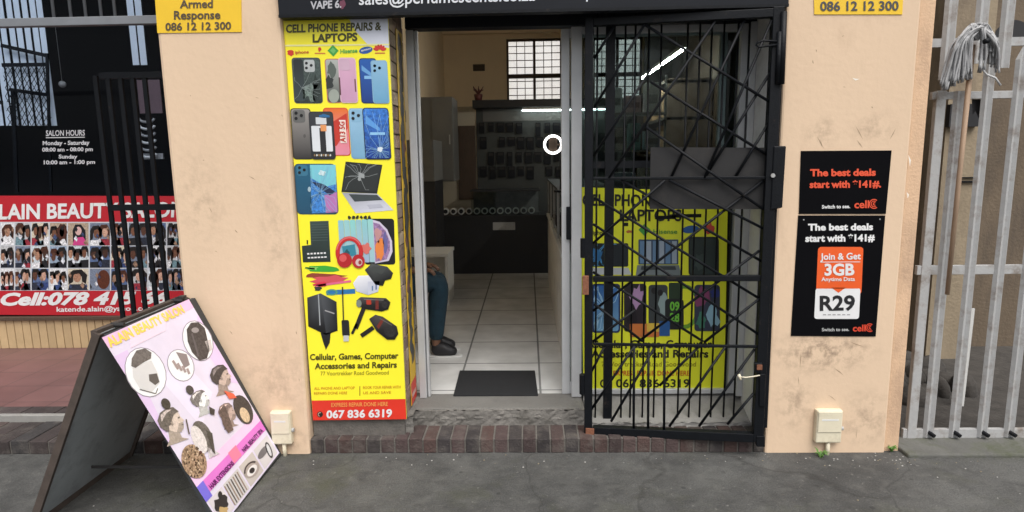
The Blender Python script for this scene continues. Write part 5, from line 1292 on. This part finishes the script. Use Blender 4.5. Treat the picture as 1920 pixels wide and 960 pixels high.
def tube_lamp(label, p, q, rad=.009, hang=None, mt=None):
    p, q = Vector(p), Vector(q)
    t = thing('tube_lamp', label, 'lamp', p.lerp(q, .5))
    m = MB(); m.tube([p, q], rad, 10); m.build('tube', mt or m_tube, t, smooth=True)
    m = MB(); d = Vector((0, 0, rad+.016)); m.bar(p+d, q+d, .03, .03, (0, 0, 1)); m.build('housing', m_white, t)
    if hang:
        m = MB()
        for s in (.15, .85): w_ = p.lerp(q, s); m.tube([w_ + d, (w_.x, w_.y, hang)], .004, 5)
        m.build('hanger', m_galv, t)
lz = cz0 - .045
tube_lamp('lit fluorescent tube under the black shelf board above the accessory wall', (atY(979, 200, AY-.2).x, AY-.2, lz), (atY(1140, 200, AY-.2).x, AY-.2, lz))
tube_lamp('lit fluorescent tube hung from the shop ceiling behind the gated shop window', (1.357, 2.2, 2.60), (1.357, 4.2, 2.60), .009, 3.95, m_tube2)
# dark curtain at the end of the shop window
cu = thing('curtain', 'dark greenish curtain hanging inside the shop window at its far end', 'curtain', (1.5, .75, FZ))
m = MB(); n = 36; pts = []
for k in range(n+1): pts.append((1.27 + .62*k/n, .78 + .035*math.sin(k*1.15) + .012*math.sin(k*2.7)))
vs = [(x, y, 2.6) for x, y in pts] + [(x, y, .3) for x, y in pts]
m.add(vs, [(i, i+1, n+2+i, n+1+i) for i in range(n)]); o = m.build('cloth', m_curtain, cu, smooth=True); sm_ = o.modifiers.new('Solidify', 'SOLIDIFY'); sm_.thickness = .004
m = MB(); m.tube([(1.22, .78, 2.62), (1.94, .78, 2.62)], .012, 8); m.build('rod', m_galv, cu, smooth=True)
# packs
random.seed(31)
pk = None
def pack(x, z, s):
    global pk, pk0
    if pk is None:
        pk = thing('accessory_pack', 'dark phone accessory pack hanging in rows on the pale display wall', 'accessory pack', (x, AY-.02, z), 'accessory packs on the display wall')
        m = MB(); m.box(x-.05, x+.05, AY-.02, AY+.004, z-.15, z); m.build('blister', m_dark, pk)
        m = MB(); m.box(x-.036, x+.036, AY-.024, AY-.0203, z-.045, z-.012); m.build('header', m_plate, pk)
        pk0 = Vector((x, 0, z)); return pk
    o = dup(pk, (x-pk0.x, 0, z-pk0.z)); return o
for r, py in enumerate((230, 257, 285, 312)):
    for k in range(9):
        q = atY(903 + k*17.6 + (r % 2)*3, py, AY)
        if random.random() < .93: o = pack(q.x, q.z, 1); o.scale = (random.uniform(.7, 1.1), 1, random.uniform(.8, 1.3))
    for k in range(9):
        if r == 0: continue
        q = atY(1108 + k*22, py-8, AY); o = pack(q.x, q.z, 1); o.scale = (random.uniform(.7, 1.2), 1, random.uniform(.7, 1.15))
# made-up stand of boxes in place of pale glows in the window
ds = thing('glow_stand', 'added thin metal stand with pastel boxes for pale glows behind the gated shop window', 'stand', (1.0, 2.4, FZ))
zs = (1.35, 1.75, 2.08)
m = MB()
for z_ in zs: m.box(.72, 1.24, 2.3, 2.6, z_-.015, z_)
m.build('shelf', m_galv, ds)
for x in (.72, 1.22):
    m = MB(); m.box(x, x+.02, 2.31, 2.33, FZ, 2.4); m.build('upright', m_galv, ds)
for x0, w_, z_, h, c, lb in ((.75, .1, zs[2], .22, (.6, .7, .72), 'added tall pale blue box on the top shelf of the window stand'), (.88, .14, zs[2], .15, (.62, .42, .44), 'added pinkish box on the top shelf of the window stand'), (1.06, .12, zs[2], .26, (.7, .7, .68), 'added tall white box on the top shelf of the window stand'),
        (.76, .13, zs[1], .2, (.66, .64, .6), 'added off white box on the middle shelf of the window stand'), (.92, .1, zs[1], .24, (.2, .42, .42), 'added teal box on the middle shelf of the window stand'), (1.06, .13, zs[1], .17, (.55, .56, .62), 'added lilac grey box on the middle shelf of the window stand'),
        (.78, .2, zs[0], .2, (.3, .34, .4), 'added wide slate blue box on the bottom shelf of the window stand'), (1.02, .15, zs[0], .26, (.62, .6, .55), 'added tall beige box on the bottom shelf of the window stand')):
    t = thing('glow_box', lb, 'box', (x0+w_/2, 2.42, z_))
    m = MB(); m.box(x0, x0+w_, 2.35, 2.5, z_+.001, z_+h); m.build('carton', mat('box_print', c, .5, .2, 14), t, bevel=.003)
    m = MB(); m.box(x0+.015, x0+w_-.015, 2.3475, 2.3497, z_+h*.3, z_+h*.6); m.build('label_patch', mat('box_label', tuple(x*.45 for x in c), .5, .3, 30), t)
# ornament on the shelf board
q = atY(897, 186, AY-.2)
orn = thing('ornament', 'small dark red potted ornament on the end of the shelf board', 'ornament', (q.x, AY-.2, cz1))
m = MB(); m.lathe((q.x, AY-.2, cz1), [(.001, 0), (.045, .0), (.06, .08), (.05, .085)], 12); m.build('pot', m_plant_pot, orn, smooth=True)
m = MB()
for k in range(16): a = k*.7; m.tube([(q.x, AY-.2, cz1+.08), (q.x + .04*math.cos(a), AY-.2+.04*math.sin(a), cz1+.13), (q.x + .07*math.cos(a), AY-.2+.07*math.sin(a), cz1+random.uniform(.12, .2))], [.008, .01, .004], 5)
m.build('twigs', m_plant_pot, orn)
# tall cabinet on the left wall, low white desk
a = atY(800, 182, 4.6); c = atY(852, 340, 4.6)
wc = thing('wall_cabinet', 'tall pale wall cabinet fixed on the shop wall above the drawers', 'cabinet', (-1.2, 4.9, c.z))
b = MB(); b.box(-1.398, c.x, 4.6, 5.2, c.z, a.z); b.build('body', m_cab, wc, bevel=.004)
b = MB(); b.box(c.x-.26, c.x-.01, 4.588, 4.5995, c.z+.02, a.z-.02); dr_ = b.build('door', m_cab, wc)
b = MB(); b.box(c.x-.05, c.x-.035, 4.575, 4.588, (a.z+c.z)/2-.06, (a.z+c.z)/2+.06); b.build('handle', m_galv, dr_)
lc = thing('box_shelf', 'low stack of pale storage drawers behind the seated person under the tall cabinet', 'drawers', (-1.2, 3.9, FZ))
e = atY(812, 262, 3.5); f_ = atY(815, 340, 3.5)
b = MB(); b.box(-1.395, e.x, 3.5, 4.2, f_.z, e.z); b.build('body', m_cab, lc)
for k in range(3): m = MB(); zz = f_.z + (e.z-f_.z)*(k+.08)/3; m.box(-1.37, e.x-.01, 3.488, 3.499, zz, zz+(e.z-f_.z)*.28); m.build('drawer', m_cab, lc)
m = MB(); m.box(-1.395, e.x, 3.52, 4.18, FZ, f_.z-.001); m.build('plinth', m_blackcab, lc)
dsk = thing('desk', 'low white desk end behind the seated person by the doorway wall', 'desk', (-1.1, 3.2, FZ))
dt = atY(850, 464, 3.35); 
b = MB(); b.box(-1.39, dt.x, 2.9, 3.42, dt.z-.035, dt.z); b.build('top', m_white, dsk, bevel=.003)
b = MB(); b.box(dt.x-.04, dt.x-.01, 2.92, 3.4, FZ, dt.z-.036); b.build('side_panel', m_white, dsk)
b = MB(); b.box(-1.38, dt.x-.042, 3.36, 3.39, FZ, dt.z-.036); b.build('back_panel', m_white, dsk)
# shelf unit with cardboard boxes on the right wall
sh = thing('wall_shelf', 'dark wall shelves with cardboard boxes behind the gated shop window', 'shelf', (1.75, 4.3, 1.6))
b = MB()
for z_ in (1.72, 2.1, 2.48): b.box(1.45, 1.965, 3.4, 5.2, z_-.03, z_)
b.build('shelf', m_brown, sh)
b = MB()
for y in (3.4, 5.17): b.box(1.47, 1.95, y, y+.03, FZ, 2.5)
b.build('upright', m_brown, sh)
for i, (y, z_, s, h, lb) in enumerate(((3.5, 1.72, .38, .3, 'brown cardboard box on the lower wall shelf at its window end'), (4.1, 1.72, .42, .26, 'wider brown cardboard box further along the lower wall shelf'), (3.55, 2.1, .3, .3, 'tall brown cardboard box on the middle wall shelf at its window end'), (4.2, 2.1, .5, .22, 'flat wide cardboard box on the middle wall shelf'))):
    t = thing('cardboard_box', lb, 'box', (1.7, y+s/2, z_))
    m = MB(); m.box(1.47, 1.9, y, y+s, z_+.001, z_+h); m.build('carton', m_card, t, bevel=.004)
    m = MB(); m.box(1.469, 1.901, y+s/2-.025, y+s/2+.025, z_+h+.0005, z_+h+.002); m.build('tape', m_wood, t)

# ================================================================== SEATED PERSON (mostly hidden behind the pier)
def skin(name, joints, edges, radii, m, parent, sub=2, root=0):
    off = wloc(parent)
    me = bpy.data.meshes.new(name); me.from_pydata([Vector(j) - off for j in joints], edges, [])
    o = bpy.data.objects.new(name, me); col.objects.link(o)
    md = o.modifiers.new('Skin', 'SKIN'); md.use_smooth_shade = True
    for i, v in enumerate(me.skin_vertices[0].data):
        r = radii[i]; v.radius = r if isinstance(r, tuple) else (r, r); v.use_root = (i == root)
    ss = o.modifiers.new('Sub', 'SUBSURF'); ss.levels = sub; ss.render_levels = sub
    dg = bpy.context.evaluated_depsgraph_get(); dg.update()
    nm = bpy.data.meshes.new_from_object(o.evaluated_get(dg)); nm.name = name
    bpy.data.objects.remove(o); bpy.data.meshes.remove(me)
    nm.materials.clear(); nm.materials.append(m)
    for p in nm.polygons: p.use_smooth = True
    r = bpy.data.objects.new(name, nm); col.objects.link(r)
    if parent is not None: r.parent = parent
    return r
X0, YP, ST = -1.12, 1.33, FZ + .46
stool = thing('stool', 'plain black stool under the seated person inside the doorway', 'stool', (X0, YP, FZ))
m = MB(); m.lathe((X0, YP, ST-.05), [(.001, 0), (.17, 0), (.18, .02), (.17, .05), (.001, .052)], 20); m.build('seat', m_blackcab, stool, smooth=True)
for sx, sy in ((-1, -1), (1, -1), (1, 1), (-1, 1)): m = MB(); m.tube([(X0+sx*.1, YP+sy*.1, ST-.05), (X0+sx*.15, YP+sy*.15, FZ)], .013, 8); m.build('leg', m_galv, stool, smooth=True)
per = thing('person', 'person in teal trousers and black sneakers sitting sideways inside the doorway', 'person', (X0, YP, FZ))
hz = ST + .09
J = [(X0, YP, hz), (X0-.03, YP, hz+.16), (X0-.05, YP, hz+.34), (X0-.04, YP, hz+.46), (X0-.02, YP, hz+.53), (X0+.0, YP, hz+.60), (X0+.02, YP, hz+.70), (X0+.02, YP, hz+.76)]
Rd = [(.14, .12), (.125, .1), (.15, .105), (.09, .075), (.052, .052), (.07, .065), (.085, .075), (.05, .05)]
Ed = [(0, 1), (1, 2), (2, 3), (3, 4), (4, 5), (5, 6), (6, 7)]
def addj(p, r, par): J.append(p); Rd.append(r); Ed.append((par, len(J)-1)); return len(J)-1
legs = []
for s in (-1, 1):
    h = addj((X0+.06, YP+s*.095, hz-.01), .082, 0)
    kx = -.665 if s < 0 else -.70
    k_ = addj((kx, YP+s*.10 - .02, hz+.045), .062, h)
    c_ = addj((kx-.03, YP+s*.10-.01, hz-.13), .055, k_)
    an = addj((kx-.06, YP+s*.09, FZ+.09), .036, c_)
    ft = addj((kx-.005, YP+s*.09, FZ+.045), .035, an); to = addj((kx+.10, YP+s*.095, FZ+.035), .028, ft)
    legs.append((h, k_, c_, an))
    sh_ = addj((X0-.04, YP+s*.19, hz+.43), .055, 3)
    el = addj((X0+.05, YP+s*.235, hz+.17), .042, sh_)
    wr = addj((-.85, YP+s*.12, hz+.135), .027, el)
    pm = addj((-.785, YP+s*.105, hz+.135), (.034, .02), wr)
    for f in range(4):
        fy = YP + s*.105 + (f-1.5)*.02
        a = addj((-.735-.003*abs(f-1.3), fy, hz+.128), .0095, pm); bq = addj((-.712-.006*abs(f-1.3), fy, hz+.108), .0085, a); addj((-.706-.006*abs(f-1.3), fy, hz+.09), .0075, bq)
    a = addj((-.79, YP+s*.105 - s*.042, hz+.135), .011, pm); addj((-.755, YP+s*.105 - s*.058, hz+.125), .009, a)
skin('body', J, Ed, Rd, m_skin, per)
# trousers
tj = [(X0-.01, YP, hz+.03)]; tr_ = [(.155, .14)]; te = []
for (h, k_, c_, an), s in zip(legs, (-1, 1)):
    for i, (idx, r) in enumerate(((h, .105), (k_, .082), (c_, .078), (an, .06))):
        p = Vector(J[idx]); 
        if idx == an: p += Vector((.0, 0, .035))
        tj.append(tuple(p)); tr_.append(r); te.append((0 if i == 0 else len(tj)-2, len(tj)-1))
skin('trousers', tj, te, tr_, m_jeans, per)
sj = [(X0-.01, YP, hz+.06), (X0-.03, YP, hz+.18), (X0-.05, YP, hz+.34), (X0-.04, YP, hz+.45)]; sr = [(.165, .14), (.15, .125), (.175, .13), (.1, .085)]; se = [(0, 1), (1, 2), (2, 3)]
for s in (-1, 1):
    sj += [(X0-.04, YP+s*.19, hz+.43), (X0+.05, YP+s*.235, hz+.17), (-.885, YP+s*.135, hz+.14)]; sr += [.075, .06, .045]; n = len(sj); se += [(3, n-3), (n-3, n-2), (n-2, n-1)]
skin('shirt', sj, se, sr, m_shirt, per)
hx, hzz = X0+.03, hz+.68
m = MB(); m.ball((hx-.02, YP, hzz+.045), .102, .088, .095); m.ball((hx-.05, YP, hzz-.01), .075, .086, .09); m.build('hair', m_hair, per, smooth=True)
for s in (-1, 1):
    m = MB(); m.ball((hx+.072, YP+s*.032, hzz+.005), .012, .012, .01, n=10, k=7); m.build('eye', m_sole, per, smooth=True)
    m = MB(); m.ball((hx-.0, YP+s*.08, hzz-.01), .018, .012, .03, n=10, k=7); m.build('ear', m_skin, per, smooth=True)
m = MB(); m.ball((hx+.088, YP, hzz-.02), .018, .014, .022, n=10, k=7); m.build('nose', m_skin, per, smooth=True)
m = MB(); m.ball((hx+.07, YP, hzz-.062), .014, .026, .008, n=10, k=7); m.build('mouth', mat('lips', (.16, .06, .05), .5), per, smooth=True)
for (h, k_, c_, an), s in zip(legs, (-1, 1)):
    ax, ay = J[an][0], J[an][1]
    sp = thing if False else None
    so = skin('shoe', [(ax-.045, ay, FZ+.055), (ax+.01, ay, FZ+.06), (ax+.09, ay, FZ+.047), (ax+.17, ay+.004, FZ+.038), (ax, ay, FZ+.12)], [(0, 1), (1, 2), (2, 3), (1, 4)], [(.048, .058), (.052, .062), (.05, .05), (.042, .036), (.056, .056)], m_shoe, per, root=1)
    m = MB(); out = []
    for k in range(20):
        t = 2*math.pi*k/20; out.append((ax+.06 + .145*math.cos(t), ay + (.046 + .006*math.cos(t))*math.sin(t)))
    vs = [(x, y, FZ+.002) for x, y in out] + [(x, y, FZ+.014) for x, y in out]
    m.add(vs, [tuple(range(20))[::-1], tuple(range(20, 40))] + [(i, (i+1) % 20, 20+(i+1) % 20, 20+i) for i in range(20)]); m.build('sole', m_sole, so)
    m = MB()
    for k in range(3): m.tube([(ax+.06+k*.022, ay-.03, FZ+.078-k*.007), (ax+.062+k*.022, ay, FZ+.094-k*.008), (ax+.06+k*.022, ay+.03, FZ+.078-k*.007)], .004, 5)
    m.build('laces', m_plate, so)
bpy.context.view_layer.update()
